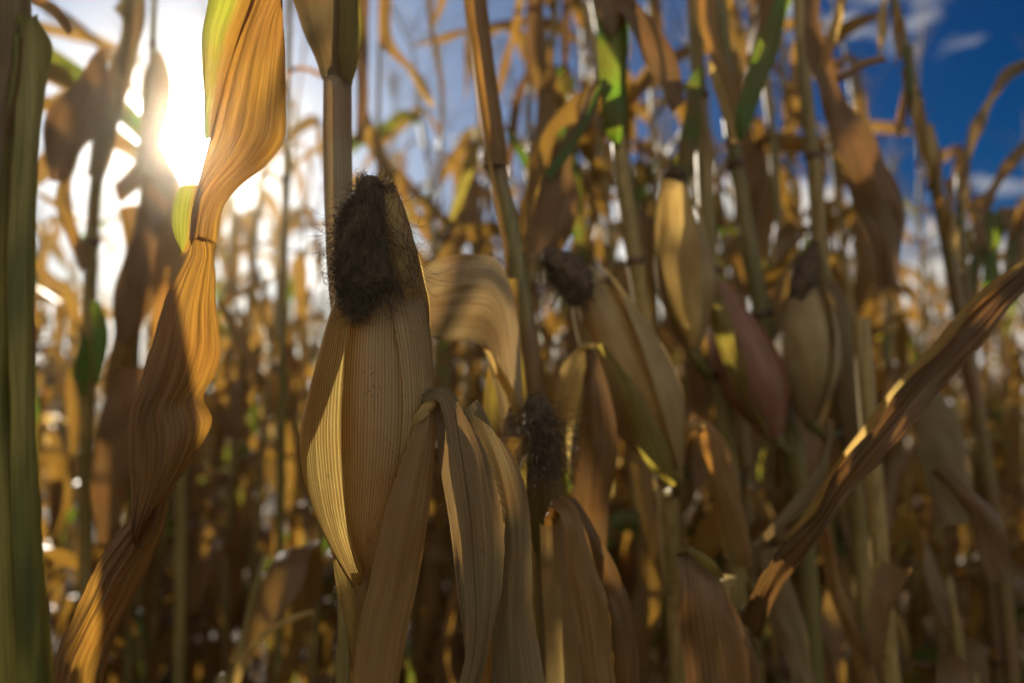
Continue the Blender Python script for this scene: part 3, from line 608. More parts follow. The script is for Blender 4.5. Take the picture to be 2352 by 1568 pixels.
blade('leaf', [(1368, 190, .80), (1330, 270, .79), (1282, 350, .78), (1246, 410, .77), (1226, 490, .77), (1212, 580, .77)], [(1388, 200, .79), (1352, 290, .78), (1312, 370, .77), (1330, 440, .775), (1316, 520, .78), (1280, 600, .78)], 'dark', pC, bulge=.008, seed=63, n=70, m=18, rip=.003, label='hanging orange-brown leaf with a dark upper edge')
blade('leaf', [(1376, 196, .775), (1346, 258, .77), (1300, 330, .765), (1250, 400, .76)], [(1384, 200, .77), (1358, 270, .765), (1318, 344, .76), (1264, 412, .755)], 'green', pC, bulge=.002, seed=64, n=30, m=8)
d_ = (P(1252, 575, .70) - P(1335, 650, .71))
simple_ear(pC, (1545, 1075, .75), (1335, 615, .71), 76, 'dull', .8, 5, 'tilted pale ear with stubby black silk', silk_dir=d_, nst=180, squash=.85)
sm = MB(); silk_blob(sm, P(1345, 690, .70), P(1258, 572, .69) - P(1345, 690, .70), .068, .0195, 9, .5, 24, 24)
def src_c(r):
    q = r.random(); c = P(1325 - 63*q, 690 - 118*q, .69); th = r.uniform(0, 6.28); nv = _r*math.cos(th) - _f*math.sin(th); return c + nv*.012, nv
strands(sm, 160, src_c, .003, 10, .5, .00035, 33); sm.build('silk', 'silk', pC)
# leaf with golden fold
blade('leaf', [(1345, 790, .66), (1320, 806, .655), (1288, 850, .65), (1272, 900, .65), (1266, 960, .65), (1280, 1060, .65)], [(1360, 806, .66), (1352, 840, .66), (1340, 880, .66), (1325, 960, .66), (1312, 1040, .66), (1305, 1120, .66)], 'husk', pC, bulge=.004, seed=66, n=50, m=14, rip=.002, label='golden leaf lit from behind')
blade('leaf', [(1326, 802, .65), (1340, 790, .645), (1352, 786, .642), (1362, 792, .645)], [(1332, 818, .648), (1345, 804, .643), (1362, 800, .64), (1370, 802, .645)], 'pale', pC, bulge=.003, seed=67, n=24, m=8)
blade('leaf', [(1340, 800, .66), (1340, 900, .66), (1325, 1020, .665), (1310, 1160, .67), (1306, 1400, .68)], [(1365, 792, .655), (1400, 900, .655), (1420, 1020, .66), (1400, 1160, .67), (1380, 1400, .68)], 'dark', pC, bulge=.008, seed=68, n=60, m=16, rip=.003)
blade('leaf', [(1370, 792, .67), (1420, 880, .67), (1450, 980, .68), (1480, 1060, .69), (1530, 1110, .71)], [(1380, 796, .675), (1455, 880, .68), (1500, 960, .69), (1540, 1030, .70), (1552, 1108, .71)], 'yellowgreen', pC, bulge=.006, seed=69, n=50, m=14)

# ------------------------------------------------------------------ plant with the tall pale ear and bright leaf rim
pD = plant_at(P(1700, 1568, .95), 'corn plant with the tall upright pale ear, right of the tilted ear')
stalk_of(pD, [(1588, -60, .92), (1600, 120, .92), (1612, 300, .92), (1622, 480, .92), (1640, 700, .93), (1668, 1000, .94), (1690, 1300, .95)], 44, nodes=[(1606, 215, .92), (1630, 610, .925)])
simple_ear(pD, (1590, 800, .84), (1548, 400, .82), 52, 'dull', .35, 7, 'tall upright pale ear', nst=60)
blade('leaf', [(1520, 410, .80), (1516, 500, .80), (1520, 600, .80), (1545, 700, .80), (1580, 780, .81)], [(1580, 430, .795), (1600, 520, .79), (1612, 620, .79), (1612, 720, .80), (1596, 796, .81)], 'pale', pD, bulge=.008, seed=70, n=50, m=14)
blade('leaf', [(1600, -60, .88), (1606, 60, .88), (1640, 160, .87), (1655, 260, .87), (1680, 330, .87)], [(1640, -60, .88), (1648, 60, .88), (1680, 180, .87), (1700, 270, .87), (1706, 340, .87)], 'tan', pD, bulge=.004, seed=71, n=40)
blade('leaf', [(1622, 140, .84), (1640, 200, .84), (1662, 270, .84), (1680, 330, .84)], [(1630, 136, .845), (1656, 190, .845), (1680, 260, .845), (1694, 326, .845)], 'pale', pD, bulge=.001, seed=72, n=30, m=6)
blade('leaf', [(1610, 150, .88), (1580, 190, .87), (1575, 250, .87), (1560, 330, .87), (1560, 420, .87)], [(1618, 180, .88), (1612, 220, .875), (1608, 290, .87), (1596, 360, .87), (1580, 430, .87)], 'leaf', pD, bulge=.004, seed=73, n=40, m=10)
blade('leaf', [(1806, -60, .80), (1770, 20, .80), (1740, 100, .79), (1706, 200, .785), (1690, 260, .785), (1694, 320, .79)], [(1850, -60, .81), (1812, 20, .81), (1790, 100, .80), (1760, 190, .795), (1730, 270, .79), (1702, 332, .79)], 'green', pD, bulge=.006, seed=74, n=50, m=14, label='bright green leaf among dry ones')

# ------------------------------------------------------------------ plant with the reddish ear
pE = plant_at(P(1880, 1568, 1.0), 'corn plant with the reddish husk behind the tall pale ear')
stalk_of(pE, [(1660, 60, .98), (1680, 300, .98), (1720, 560, .98), (1760, 760, .98), (1810, 1000, .99), (1850, 1250, 1.0)], 44, nodes=[(1690, 370, .98), (1750, 720, .98)])
simple_ear(pE, (1780, 1000, .90), (1650, 650, .90), 60, 'red', .0, 8, 'reddish ear', nst=0)
blade('leaf', [(1625, 640, .86), (1628, 720, .86), (1660, 830, .86), (1700, 920, .87), (1760, 1000, .88)], [(1640, 640, .86), (1676, 720, .855), (1710, 820, .855), (1742, 900, .87), (1770, 998, .88)], 'yellowgreen', pE, bulge=.004, seed=76, n=40)
blade('leaf', [(1575, 985, .74), (1588, 976, .735), (1606, 980, .73), (1618, 1040, .73), (1650, 1140, .74), (1690, 1300, .75)], [(1572, 1000, .745), (1600, 968, .745), (1640, 982, .745), (1676, 1040, .75), (1705, 1140, .75), (1728, 1296, .755)], 'tan', pE, bulge=.006, seed=77, n=50, m=16, label='drooping leaf with a white kink')
blade('leaf', [(1572, 985, .725), (1586, 970, .72), (1606, 968, .72), (1624, 982, .725)], [(1574, 1004, .725), (1592, 990, .72), (1610, 984, .72), (1622, 996, .725)], 'pale', pE, bulge=.003, seed=78, n=20, m=6)
blade('leaf', [(1606, 1010, .76), (1622, 1080, .76), (1640, 1160, .76), (1664, 1280, .76)], [(1616, 1006, .76), (1644, 1080, .76), (1664, 1160, .76), (1674, 1278, .76)], 'husk', pE, bulge=.001, seed=79, n=30, m=6)

# ------------------------------------------------------------------ plant with the dark-tipped far ear and long brown leaf
pF = plant_at(P(2010, 1568, 1.05), 'corn plant under the long shaded brown leaf, its ear tipped with pointed black silk')
stalk_of(pF, [(1830, -40, 1.02), (1850, 200, 1.02), (1872, 420, 1.02), (1885, 600, 1.02), (1930, 900, 1.03), (1975, 1250, 1.04)], 40, nodes=[(1866, 350, 1.02)])
simple_ear(pF, (1860, 960, .95), (1846, 620, .94), 56, 'dull', .5, 10, 'yellowish ear with pointed black silk', nst=60)
sm = MB(); silk_blob(sm, P(1828, 690, .93), P(1870, 566, .93) - P(1828, 690, .93), .085, .018, 12, .3, 20, 20); sm.build('silk', 'silk', pF)
blade('leaf', [(1836, -60, .88), (1846, 80, .875), (1872, 200, .87), (1920, 330, .865), (1950, 430, .865), (1990, 530, .87), (2020, 660, .875)], [(1880, -60, .89), (1890, 100, .885), (1942, 220, .88), (2010, 320, .875), (2060, 430, .87), (2080, 520, .875), (2056, 650, .88)], 'dark', pF, bulge=.010, seed=80, n=80, m=18, rip=.004, label='long shaded brown leaf hanging down')
blade('leaf', [(1930, -40, .86), (1912, 40, .86), (1892, 110, .86), (1880, 170, .87)], [(1950, -40, .87), (1940, 40, .87), (1916, 100, .87), (1888, 176, .872)], 'pale', pF, bulge=.002, seed=81, n=30, m=8)
blade('leaf', [(1885, 160, .95), (1930, 170, .95), (1975, 140, .95), (2030, 128, .95)], [(1888, 190, .95), (1932, 190, .955), (1982, 158, .955), (2034, 140, .955)], 'tan', pF, bulge=.003, seed=82, n=30, m=6)
blade('leaf', [(1890, 640, .98), (1930, 660, .98), (1970, 760, .98), (2000, 900, .99), (2030, 1100, 1.0)], [(1880, 700, .97), (1896, 780, .97), (1910, 860, .98), (1930, 960, .99), (1970, 1100, 1.0)], 'grey', pF, bulge=.010, seed=83, n=50, m=14)
blade('leaf', [(1905, 700, .93), (1914, 800, .93), (1900, 900, .93), (1880, 970, .93)], [(1916, 700, .93), (1928, 800, .93), (1914, 900, .93), (1886, 985, .93)], 'pale', pF, bulge=.002, seed=84, n=30, m=6)

# ------------------------------------------------------------------ tasselled plants at the right
pG = plant_at(P(2330, 1568, 1.2), 'tall corn plant with dangling pale tassel leaves against the deep blue sky')
stalk_of(pG, [(2040, -60, 1.12), (2080, 120, 1.12), (2120, 300, 1.12), (2160, 480, 1.14), (2210, 760, 1.16), (2260, 1050, 1.18), (2310, 1400, 1.2)], 32, mat='greenstalk', nodes=[(2100, 220, 1.12)])
gr_ = random.Random(8)
for k in range(13):
    x = 2030 + k*13 + gr_.uniform(-14, 14); y = -20 + k*42 + gr_.uniform(-20, 20); w_ = gr_.uniform(10, 20); h_ = gr_.uniform(90, 170); s_ = gr_.uniform(-14, 26)
    blade('leaf', [(x, y, 1.08), (x + s_*.3, y + h_*.4, 1.07), (x + s_, y + h_, 1.08)], [(x + w_, y - 6, 1.09), (x + w_*1.3 + s_*.3, y + h_*.45, 1.09), (x + s_ + 5, y + h_*1.03, 1.085)], gr_.choice(('tan', 'pale', 'leaf', 'husk')), pG, bulge=.004, seed=90 + k, n=20, m=6, rip=.003)
pK = plant_at(P(2290, 1568, 1.25), 'corn plant with a black leaf curling up against the blue sky near the right edge')
stalk_of(pK, [(2205, 400, 1.2), (2208, 560, 1.2), (2230, 800, 1.22), (2262, 1200, 1.25)], 24, mat='greenstalk', top=1.55)
blade('leaf', [(2200, 470, 1.15), (2204, 400, 1.15), (2224, 310, 1.15), (2262, 230, 1.15), (2300, 168, 1.15), (2352, 136, 1.15), (2420, 120, 1.15)], [(2222, 460, 1.16), (2226, 400, 1.16), (2248, 316, 1.16), (2280, 246, 1.16), (2318, 186, 1.16), (2360, 160, 1.16), (2420, 140, 1.16)], 'grey', pK, bulge=.004, seed=110, n=60, m=8, rip=.003)
blade('leaf', [(2222, 480, 1.2), (2262, 440, 1.2), (2300, 380, 1.2), (2352, 320, 1.2)], [(2240, 500, 1.2), (2282, 450, 1.2), (2318, 400, 1.2), (2360, 350, 1.2)], 'leaf', pK, bulge=.004, seed=111, n=40, m=8, rip=.004)
for k in range(8):
    x = 2180 + gr_.uniform(0, 150); y = 420 + gr_.uniform(0, 160)
    blade('leaf', [(x, y + 200, 1.3), (x + gr_.uniform(-10, 20), y + 90, 1.3), (x + gr_.uniform(0, 50), y, 1.3)], [(x + 22, y + 200, 1.31), (x + 34, y + 90, 1.31), (x + 52, y + 3, 1.31)], gr_.choice(('green', 'yellowgreen', 'green', 'leaf')), pK, bulge=.006, seed=120 + k, n=24, m=6, rip=.004)

# ------------------------------------------------------------------ the long diagonal leaf
pH = plant_at(P(1690, 1640, .60), 'low dry corn plant that sends the long diagonal leaf up to the right edge')
stalk_of(pH, [(1668, 1330, .62), (1674, 1450, .62), (1680, 1640, .62)], 66, top=.86, nodes=[(1672, 1400, .62)])
blade('leaf', [(2440, 520, .56), (2352, 606, .56), (2240, 690, .56), (2150, 790, .56), (2060, 890, .555), (1990, 980, .555), (1920, 1070, .56), (1860, 1170, .565), (1800, 1240, .57), (1740, 1330, .58), (1700, 1440, .60)],
      [(2440, 590, .56), (2352, 672, .56), (2270, 770, .555), (2190, 862, .55), (2110, 960, .55), (2030, 1050, .55), (1950, 1140, .555), (1890, 1220, .56), (1840, 1290, .57), (1780, 1380, .585), (1740, 1460, .605)], 'dark', pH, bulge=.003, seed=130, n=110, m=24, fold=-.012, rip=.003, crink=.006, fray=.0015, label='long dry leaf running diagonally up to the right edge')
blade('leaf_edge', [(2440, 500, .545), (2352, 592, .545), (2240, 680, .545), (2150, 780, .545), (2060, 880, .542), (1990, 968, .542), (1920, 1060, .547), (1860, 1162, .552), (1800, 1234, .56)],
      [(2440, 520, .546), (2354, 604, .546), (2246, 694, .546), (2168, 800, .546), (2064, 888, .544), (2006, 984, .544), (1924, 1068, .549), (1872, 1176, .553), (1804, 1240, .561)], 'husk', pH, bulge=.002, seed=131, n=110, m=8, rip=.001, crink=.002)
blade('leaf', [(1900, 960, .66), (1880, 1060, .66), (1830, 1140, .66), (1780, 1190, .66), (1725, 1250, .66)], [(1915, 970, .665), (1905, 1070, .665), (1856, 1160, .665), (1800, 1215, .665), (1730, 1262, .665)], 'grey', pH, bulge=.003, seed=132, n=50, m=10)
blade('leaf', [(1550, 1270, .58), (1560, 1380, .57), (1570, 1500, .57), (1580, 1640, .57)], [(1640, 1300, .60), (1690, 1400, .59), (1730, 1500, .59), (1750, 1640, .59)], 'dark', pH, bulge=.012, seed=133, n=50, m=18, rip=.003)
blade('leaf', [(1550, 1262, .57), (1580, 1268, .565), (1620, 1300, .565), (1650, 1330, .57)], [(1562, 1262, .575), (1606, 1262, .57), (1640, 1290, .57), (1656, 1326, .575)], 'yellowgreen', pH, bulge=.003, seed=134, n=30, m=8)
# more low foliage at the lower right
pM = plant_at(P(2060, 1640, .80), 'leafy dry corn plant low in the right corner under the diagonal leaf')
stalk_of(pM, [(2010, 1150, .82), (2030, 1400, .82), (2050, 1640, .82)], 40, top=1.25)
for a_, b_, mt_ in (([(1880, 1200, .74), (1900, 1350, .74), (1950, 1480, .74), (1990, 1640, .74)], [(1900, 1200, .74), (1935, 1340, .74), (1985, 1470, .74), (2040, 1640, .74)], 'tan'),
                    ([(2030, 1290, .72), (2000, 1360, .72), (1985, 1440, .72), (1990, 1520, .72)], [(2090, 1300, .73), (2060, 1360, .73), (2040, 1430, .73), (2010, 1530, .73)], 'leaf'),
                    ([(2140, 1080, .78), (2180, 1130, .78), (2230, 1200, .78), (2260, 1330, .78)], [(2160, 1060, .79), (2220, 1110, .79), (2290, 1180, .79), (2330, 1330, .79)], 'dark'),
                    ([(1740, 1260, .70), (1760, 1380, .70), (1800, 1500, .70), (1820, 1640, .70)], [(1790, 1240, .71), (1830, 1370, .71), (1860, 1500, .71), (1900, 1640, .71)], 'grey'),
                    ([(2060, 860, .9), (2080, 940, .9), (2120, 1050, .9), (2150, 1200, .9)], [(2120, 830, .9), (2180, 930, .9), (2230, 1050, .9), (2230, 1200, .9)], 'grey')):
    blade('leaf', a_, b_, mt_, pM, bulge=.010, seed=140 + len(pM.children), n=50, m=14, rip=.003)

# ------------------------------------------------------------------ blurred plants behind, left of the big leaf
pJ = plant_at(P(200, 1568, 1.15), 'dark blurred corn plant between the left edge and the hanging brown leaf')
stalk_of(pJ, [(308, -60, 1.0), (290, 80, 1.0), (262, 260, 1.0), (222, 420, 1.02), (208, 640, 1.05), (200, 1000, 1.1), (196, 1300, 1.15)], 32, nodes=[(214, 560, 1.04)])
for a_, b_, mt_, lb_ in (
    ([(262, 20, 1.0), (280, 60, 1.0), (250, 160, 1.0), (228, 260, 1.0), (196, 400, 1.0)], [(330, -20, 1.0), (330, 80, 1.0), (296, 200, 1.0), (264, 330, 1.0), (236, 420, 1.0)], 'grey', None),
    ([(206, 150, .95), (160, 200, .95), (110, 260, .95), (96, 340, .95), (120, 420, .95)], [(240, 110, .95), (250, 200, .95), (230, 290, .95), (190, 350, .95), (150, 420, .95)], 'dark', None),
    ([(160, 330, .96), (150, 380, .96), (130, 460, .96), (150, 540, .96), (196, 640, .96)], [(196, 310, .96), (180, 380, .96), (160, 440, .96), (180, 520, .96), (206, 600, .96)], 'leaf', None),
    ([(208, 700, 1.0), (212, 780, 1.0), (216, 840, 1.0), (222, 880, 1.0)], [(232, 690, 1.0), (246, 740, 1.0), (244, 820, 1.0), (228, 884, 1.0)], 'green', 'bright green strip of leaf'),
    ([(186, 780, 1.0), (172, 830, 1.0), (170, 870, 1.0), (188, 910, 1.0)], [(206, 770, 1.0), (206, 830, 1.0), (204, 880, 1.0), (196, 912, 1.0)], 'green', None)):
    o_ = blade('leaf', a_, b_, mt_, pJ, bulge=.008, seed=150 + len(pJ.children), n=44, m=12, rip=.003)
    if lb_: o_['label'] = lb_
pN = plant_at(P(300, 1568, 1.35), 'slim blurred corn plant directly left of the sun')
stalk_of(pN, [(356, -60, 1.2), (350, 120, 1.2), (340, 300, 1.22), (320, 600, 1.25), (305, 1000, 1.3), (300, 1300, 1.35)], 22, nodes=[(352, 100, 1.2)])
blade('leaf', [(352, 120, 1.18), (326, 180, 1.18), (322, 270, 1.18), (312, 390, 1.18)], [(372, 120, 1.19), (396, 190, 1.19), (384, 290, 1.19), (350, 410, 1.19)], 'grey', pN, bulge=.006, seed=160, n=40)
blade('leaf', [(270, 480, 1.15), (290, 600, 1.15), (262, 760, 1.15), (232, 900, 1.15)], [(330, 470, 1.16), (350, 600, 1.16), (320, 760, 1.16), (280, 920, 1.16)], 'leaf', pN, bulge=.010, seed=161, n=50)
pO = plant_at(P(640, 1568, 1.3), 'blurred corn plant in the bright gap between the hanging leaf and the tall stalk')
stalk_of(pO, [(668, -60, 1.25), (662, 200, 1.25), (655, 500, 1.25), (648, 900, 1.27), (642, 1300, 1.3)], 20, nodes=[(658, 400, 1.25)])
for a_, b_, mt_ in (([(742, 170, 1.2), (712, 155, 1.2), (680, 150, 1.2), (655, 170, 1.2)], [(742, 182, 1.2), (712, 168, 1.2), (684, 164, 1.2), (660, 184, 1.2)], 'tan'),
                    ([(500, 700, 1.1), (530, 760, 1.1), (560, 840, 1.1), (570, 920, 1.1)], [(520, 700, 1.1), (560, 770, 1.1), (590, 850, 1.1), (580, 930, 1.1)], 'leaf')):
    blade('leaf', a_, b_, mt_, pO, bulge=.006, seed=170 + len(pO.children), n=40, m=10, rip=.003)
pQ = plant_at(P(470, 1640, .75), 'low curved dry leaf shoot arching at the bottom left of the ear')
stalk_of(pQ, [(520, 1590, .75), (500, 1640, .75)], 26, top=.62)
blade('leaf', [(520, 1600, .75), (545, 1520, .75), (590, 1460, .75), (650, 1420, .75), (720, 1398, .75)], [(545, 1600, .75), (566, 1530, .75), (604, 1474, .75), (656, 1434, .75), (726, 1406, .75)], 'pale', pQ, bulge=.003, seed=180, n=50, m=8)
# stalks and leaves against the sky above the ear
pR = plant_at(P(880, 1568, 1.6), 'slim blurred corn plant whose bent leaf has a glaring white kink above the ear')
stalk_of(pR, [(878, -60, 1.5), (872, 120, 1.5), (868, 400, 1.5), (874, 900, 1.55)], 16)
for a_, b_, mt_ in (([(872, -40, 1.45), (868, 60, 1.45), (880, 110, 1.45), (940, 170, 1.45), (975, 230, 1.45)], [(900, -40, 1.46), (898, 60, 1.46), (910, 110, 1.46), (960, 164, 1.46), (992, 226, 1.46)], 'leaf'),
                    ([(940, 170, 1.43), (965, 215, 1.43), (990, 250, 1.43)], [(962, 164, 1.43), (985, 205, 1.43), (1000, 246, 1.43)], 'pale'),
                    ([(980, -20, 1.45), (984, 60, 1.45), (1008, 200, 1.45), (1010, 330, 1.45)], [(996, -20, 1.45), (998, 60, 1.45), (1020, 200, 1.45), (1018, 330, 1.45)], 'grey'),
                    ([(1010, -30, 1.5), (1004, 10, 1.5), (990, 60, 1.5)], [(1030, -30, 1.5), (1020, 16, 1.5), (992, 72, 1.5)], 'leaf'),
                    ([(820, 240, 1.4), (840, 330, 1.4), (900, 430, 1.4), (980, 560, 1.4)], [(840, 230, 1.41), (870, 320, 1.41), (930, 430, 1.41), (992, 550, 1.41)], 'leaf'),
                    ([(815, -40, 1.2), (812, 100, 1.2), (820, 220, 1.2), (815, 330, 1.2)], [(850, -40, 1.2), (846, 100, 1.2), (846, 220, 1.2), (834, 330, 1.2)], 'dark')):
    blade('leaf', a_, b_, mt_, pR, bulge=.006, seed=190 + len(pR.children), n=40, m=10, rip=.003)
pS = plant_at(P(1230, 1568, 1.5), 'slim blurred corn plant in the pale blue gap above the tilted ear')
stalk_of(pS, [(1224, -60, 1.4), (1218, 120, 1.4), (1216, 300, 1.4), (1222, 700, 1.45)], 18, nodes=[(1218, 180, 1.4)])
for a_, b_, mt_ in (([(1190, -40, 1.35), (1176, 60, 1.35), (1150, 150, 1.35), (1136, 210, 1.35)], [(1210, -40, 1.36), (1192, 60, 1.36), (1166, 160, 1.36), (1148, 230, 1.36)], 'leaf'),
                    ([(1212, -40, 1.35), (1208, 60, 1.35), (1206, 130, 1.35), (1214, 200, 1.35)], [(1242, -40, 1.36), (1236, 60, 1.36), (1226, 140, 1.36), (1222, 210, 1.36)], 'dark'),
                    ([(1294, -40, 1.4), (1288, 100, 1.4), (1294, 160, 1.4), (1310, 240, 1.4)], [(1312, -40, 1.4), (1310, 90, 1.4), (1306, 160, 1.4), (1320, 244, 1.4)], 'dark'),
                    ([(1214, 150, 1.38), (1180, 220, 1.38), (1166, 300, 1.38), (1160, 420, 1.38)], [(1222, 160, 1.38), (1200, 230, 1.38), (1186, 320, 1.38), (1170, 420, 1.38)], 'dark'),
                    ([(1100, 300, 1.3), (1068, 370, 1.3), (1046, 440, 1.3), (1030, 500, 1.3)], [(1110, 310, 1.3), (1096, 370, 1.3), (1068, 450, 1.3), (1040, 510, 1.3)], 'yellowgreen'),
                    ([(1160, 300, 1.3), (1190, 360, 1.3), (1220, 410, 1.3), (1250, 450, 1.3)], [(1166, 290, 1.3), (1204, 345, 1.3), (1240, 400, 1.3), (1262, 440, 1.3)], 'green')):
    blade('leaf', a_, b_, mt_, pS, bulge=.006, seed=200 + len(pS.children), n=40, m=10, rip=.003)

pT = plant_at(P(420, 1568, 1.15), 'shadowed corn plant with wide hanging brown leaves right under the sun')
stalk_of(pT, [(392, 420, 1.1), (400, 560, 1.1), (408, 800, 1.12), (416, 1200, 1.14)], 26, top=1.36)
for a_, b_, mt_ in (([(330, 400, 1.08), (318, 470, 1.08), (296, 560, 1.08), (262, 660, 1.08), (262, 780, 1.08)], [(398, 408, 1.09), (400, 480, 1.09), (392, 580, 1.09), (352, 690, 1.09), (300, 800, 1.09)], 'dark'),
                    ([(396, 420, 1.05), (372, 520, 1.05), (352, 640, 1.05), (348, 780, 1.05), (330, 940, 1.05)], [(420, 440, 1.06), (440, 540, 1.06), (446, 660, 1.06), (430, 800, 1.06), (372, 960, 1.06)], 'tan'),
                    ([(250, 850, 1.0), (230, 960, 1.0), (210, 1080, 1.0), (220, 1240, 1.0)], [(330, 840, 1.01), (330, 960, 1.01), (300, 1100, 1.01), (262, 1250, 1.01)], 'dark'),
                    ([(262, 420, 1.2), (330, 360, 1.2), (380, 370, 1.2), (420, 420, 1.2)], [(280, 470, 1.2), (340, 420, 1.2), (380, 420, 1.2), (410, 450, 1.2)], 'dark')):
    blade('leaf', a_, b_, mt_, pT, bulge=.008, seed=220 + len(pT.children), n=44, m=12, rip=.003)

# ------------------------------------------------------------------ the field
hero_xy = [Vector((o.location.x, o.location.y, 0)) for o in COL.objects if o.type == 'EMPTY']
sd2 = Vector((SUN.x, SUN.y, 0)).normalized()
spots = []
ra = R(28); cu, su = math.cos(ra), math.sin(ra)
fr = random.Random(5)
for i in range(-60, 61):
    for j in range(-160, 161):
        a = i * .66 + fr.gauss(0, .035); b = j * .19 + fr.gauss(0, .05)
        x = a * cu - b * su + .2; y = a * su + b * cu + .1
        if y < -.15 or abs(x) > 1.15 * max(y, 0) + 2.2: continue
        dist = math.hypot(x, y)
        if dist > 11: continue
        if y > -.2 and dist < (.95 if math.degrees(math.atan2(x, y)) < -9 else 1.2): continue
        if y <= -.2 and (dist < .9): continue
        if fr.random() < (.05 if dist < 3 else .14 if dist < 4 else .50 if x > 0 else .60): continue
        p = Vector((x, y, 0)); al = p.dot(sd2); lat = p.x * sd2.y - p.y * sd2.x
        if 0 < al < 4.3 and -.07 - .01 * al < lat < (.20 if al < 1.5 else .13 if al < 2.2 else .07): continue
        if any((p - h).length < .14 for h in hero_xy): continue
        az = math.degrees(math.atan2(x, y))
        if az > 31 and 0 < dist < 3.0 and y > 0: continue
        spots.append((dist, x, y))
for k in range(26):                  # volunteers between the rows, thickest right of the middle
    az = R(fr.uniform(-4, 27)); dist = fr.uniform(1.35, 3.0); x, y = math.sin(az) * dist, math.cos(az) * dist
    if all(math.hypot(x - q[1], y - q[2]) > .1 for q in spots): spots.append((dist, x, y))
spots.sort()
inview = [s for s in spots if s[2] > .3 and abs(s[1]) < .80 * s[2] + .35]
behind = [s for s in spots if s not in inview]
NEAR = 170
GL = 'dry corn plant, one of the blurred crowd that fills the field behind the sharp ear'
BANDS = [(-99, 130, 'beside the thick green plant at the left edge'), (130, 420, 'under the sun, left of the hanging twisted leaf'), (420, 560, 'directly behind the hanging twisted leaf'),
         (560, 745, 'in the bright gap left of the sharp ear'), (745, 1000, 'directly behind the sharp ear'), (1000, 1240, 'behind the pale arched leaf'), (1240, 1480, 'behind the tilted ear'),
         (1480, 1660, 'behind the tall upright pale ear'), (1660, 1800, 'behind the reddish ear'), (1800, 2060, 'behind the long shaded brown leaf'), (2060, 2600, 'at the right, behind the long diagonal leaf')]
seen = {}
for k, (dist, x, y) in enumerate(inview[:NEAR]):
    px = 1176 + F * x / (y * math.cos(R(PITCH)) - .3 * math.sin(R(PITCH)))
    bd = next((b for b in BANDS if b[0] <= px < b[1]), None); lb = GL; gp = 'blurred corn plants of the field'
    if bd and seen.get(bd[2], 0) < 3:
        lb = ('nearest', 'second nearest', 'third nearest')[seen.get(bd[2], 0)] + ' blurred field plant ' + bd[2]; seen[bd[2]] = seen.get(bd[2], 0) + 1
    r_ = thing('corn_plant', lb, 'corn plant', (x, y, 0), gp)
    r_.rotation_euler = (fr.gauss(0, .03), fr.gauss(0, .03), fr.uniform(0, 6.28)); s = fr.uniform(.9, 1.08); r_.scale = (s, s, s)
    instance(TPLM[k % len(TPLM)], r_)
GS = 'low broken-off dry corn stalk with hanging leaves in the shade of the lower field'
ks = 0
for k in range(400):
    x = fr.uniform(-2.6, 2.6); y = fr.uniform(.75, 3.4)
    if abs(x) > .8 * y + .15 or math.hypot(x, y) < .8 or ks > 64: continue
    if any(math.hypot(x - o.location.x, y - o.location.y) < .16 for o in COL.objects if o.type == 'EMPTY'): continue
    r_ = thing('broken_corn_plant', GS, 'corn plant', (x, y, 0), 'low broken corn plants'); ks += 1
    r_.rotation_euler = (fr.gauss(0, .06), fr.gauss(0, .06), fr.uniform(0, 6.28)); s = fr.uniform(.8, 1.05); r_.scale = (s, s, s)
    instance(SHORTM[k % len(SHORTM)], r_)
far = inview[NEAR:] + [s for s in behind if s[0] < 3.2]
groups = {}
for dist, x, y in far:
    mt = Matrix.Translation((x, y, 0)) @ Matrix.Rotation(fr.uniform(0, 6.28), 4, 'Z') @ Matrix.Scale(fr.uniform(.88, 1.08), 4); va = fr.random()
    tp = TPL[fr.randrange(len(TPL))]
    def addall(ps):
        for name, mat, mb, kids in ps:
            if not(name == 'leaf' and dist > 9 and fr.random() < .25):
                t = groups.setdefault(mat, MB()); b = len(t.v)
                t.v.extend([mt @ v for v in mb.v]); t.f.extend([tuple(q + b for q in f) for f in mb.f]); t.uv.extend(mb.uv); t.a.extend([(q + va) % 1 for q in mb.a])
            addall(kids)
    addall(tp)
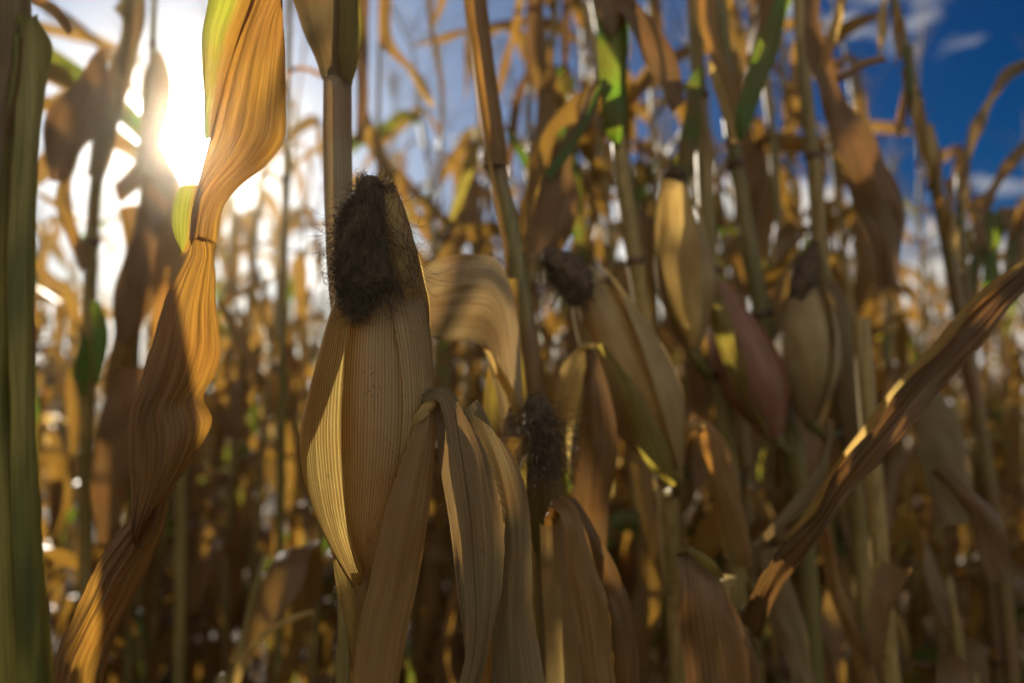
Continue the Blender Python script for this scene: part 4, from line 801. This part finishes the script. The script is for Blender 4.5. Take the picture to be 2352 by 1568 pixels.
# one object for the uncountable far mass, with a slot for each material
mats = list(groups); V = []; Fc = []; UV = []; AA = []; MI = []
for i, mname in enumerate(mats):
    t = groups[mname]; b = len(V); V.extend(t.v); Fc.extend([tuple(q + b for q in f) for f in t.f]); UV.extend(t.uv); AA.extend(t.a); MI.extend([i] * len(t.f))
me = bpy.data.meshes.new('far_corn'); me.from_pydata([tuple(v) for v in V], [], Fc)
me.uv_layers.new(name='UVMap').data.foreach_set('uv', [c for q in UV for c in q])
me.attributes.new('vary', 'FLOAT', 'POINT').data.foreach_set('value', AA)
for mname in mats: me.materials.append(M[mname])
me.polygons.foreach_set('material_index', MI); me.polygons.foreach_set('use_smooth', [True] * len(MI)); me.update()
fo = bpy.data.objects.new('far_corn', me); COL.objects.link(fo)
fo['kind'] = 'stuff'; fo['label'] = 'far dry corn rows merging into one blurred mass'; fo['category'] = 'corn'
# fallen leaves on the soil
lt = MB(); lr = random.Random(3)
for k in range(900):
    x = lr.uniform(-7, 7); y = lr.uniform(.2, 9)
    p = Vector((x, y, .02)); gen_leaf(lt, p, lr.uniform(0, 6.28), lr, lr.uniform(.15, .4), lr.uniform(.02, .06), 3, lr.gauss(0, 2), .1, 8, 2, a=lr.random(), elev=R(lr.uniform(0, 25)))
lo = lt.build('leaf_litter', 'leaf'); lo['kind'] = 'stuff'; lo['label'] = 'fallen dry leaves covering the soil'; lo['category'] = 'leaf litter'
print('field plants', len(inview), 'far', len(far), 'verts', len(V))

# ------------------------------------------------------------------ haze volume added for the sun's glow and veil
mb = MB(); X, Z0, Z1 = 62, -1.1, 3.4
me = bpy.data.meshes.new('haze'); vv = [(x, y, z) for z in (Z0, Z1) for y in (-X, X) for x in (-X, X)]
me.from_pydata(vv, [], [(0, 2, 3, 1), (4, 5, 7, 6), (0, 1, 5, 4), (2, 6, 7, 3), (0, 4, 6, 2), (1, 3, 7, 5)])
hz = bpy.data.objects.new('haze', me); COL.objects.link(hz); hz['kind'] = 'stuff'; hz['label'] = 'haze added for the glow and veil around the low sun'; hz['category'] = 'haze'
m = bpy.data.materials.new('haze'); m.use_nodes = True; t = m.node_tree; t.nodes.clear()
pv = t.nodes.new('ShaderNodeVolumePrincipled'); pv.inputs['Color'].default_value = (1, .90, .72, 1); pv.inputs['Density'].default_value = 0.0055; pv.inputs['Anisotropy'].default_value = 0.95
o = t.nodes.new('ShaderNodeOutputMaterial'); t.links.new(pv.outputs[0], o.inputs['Volume']); me.materials.append(m)
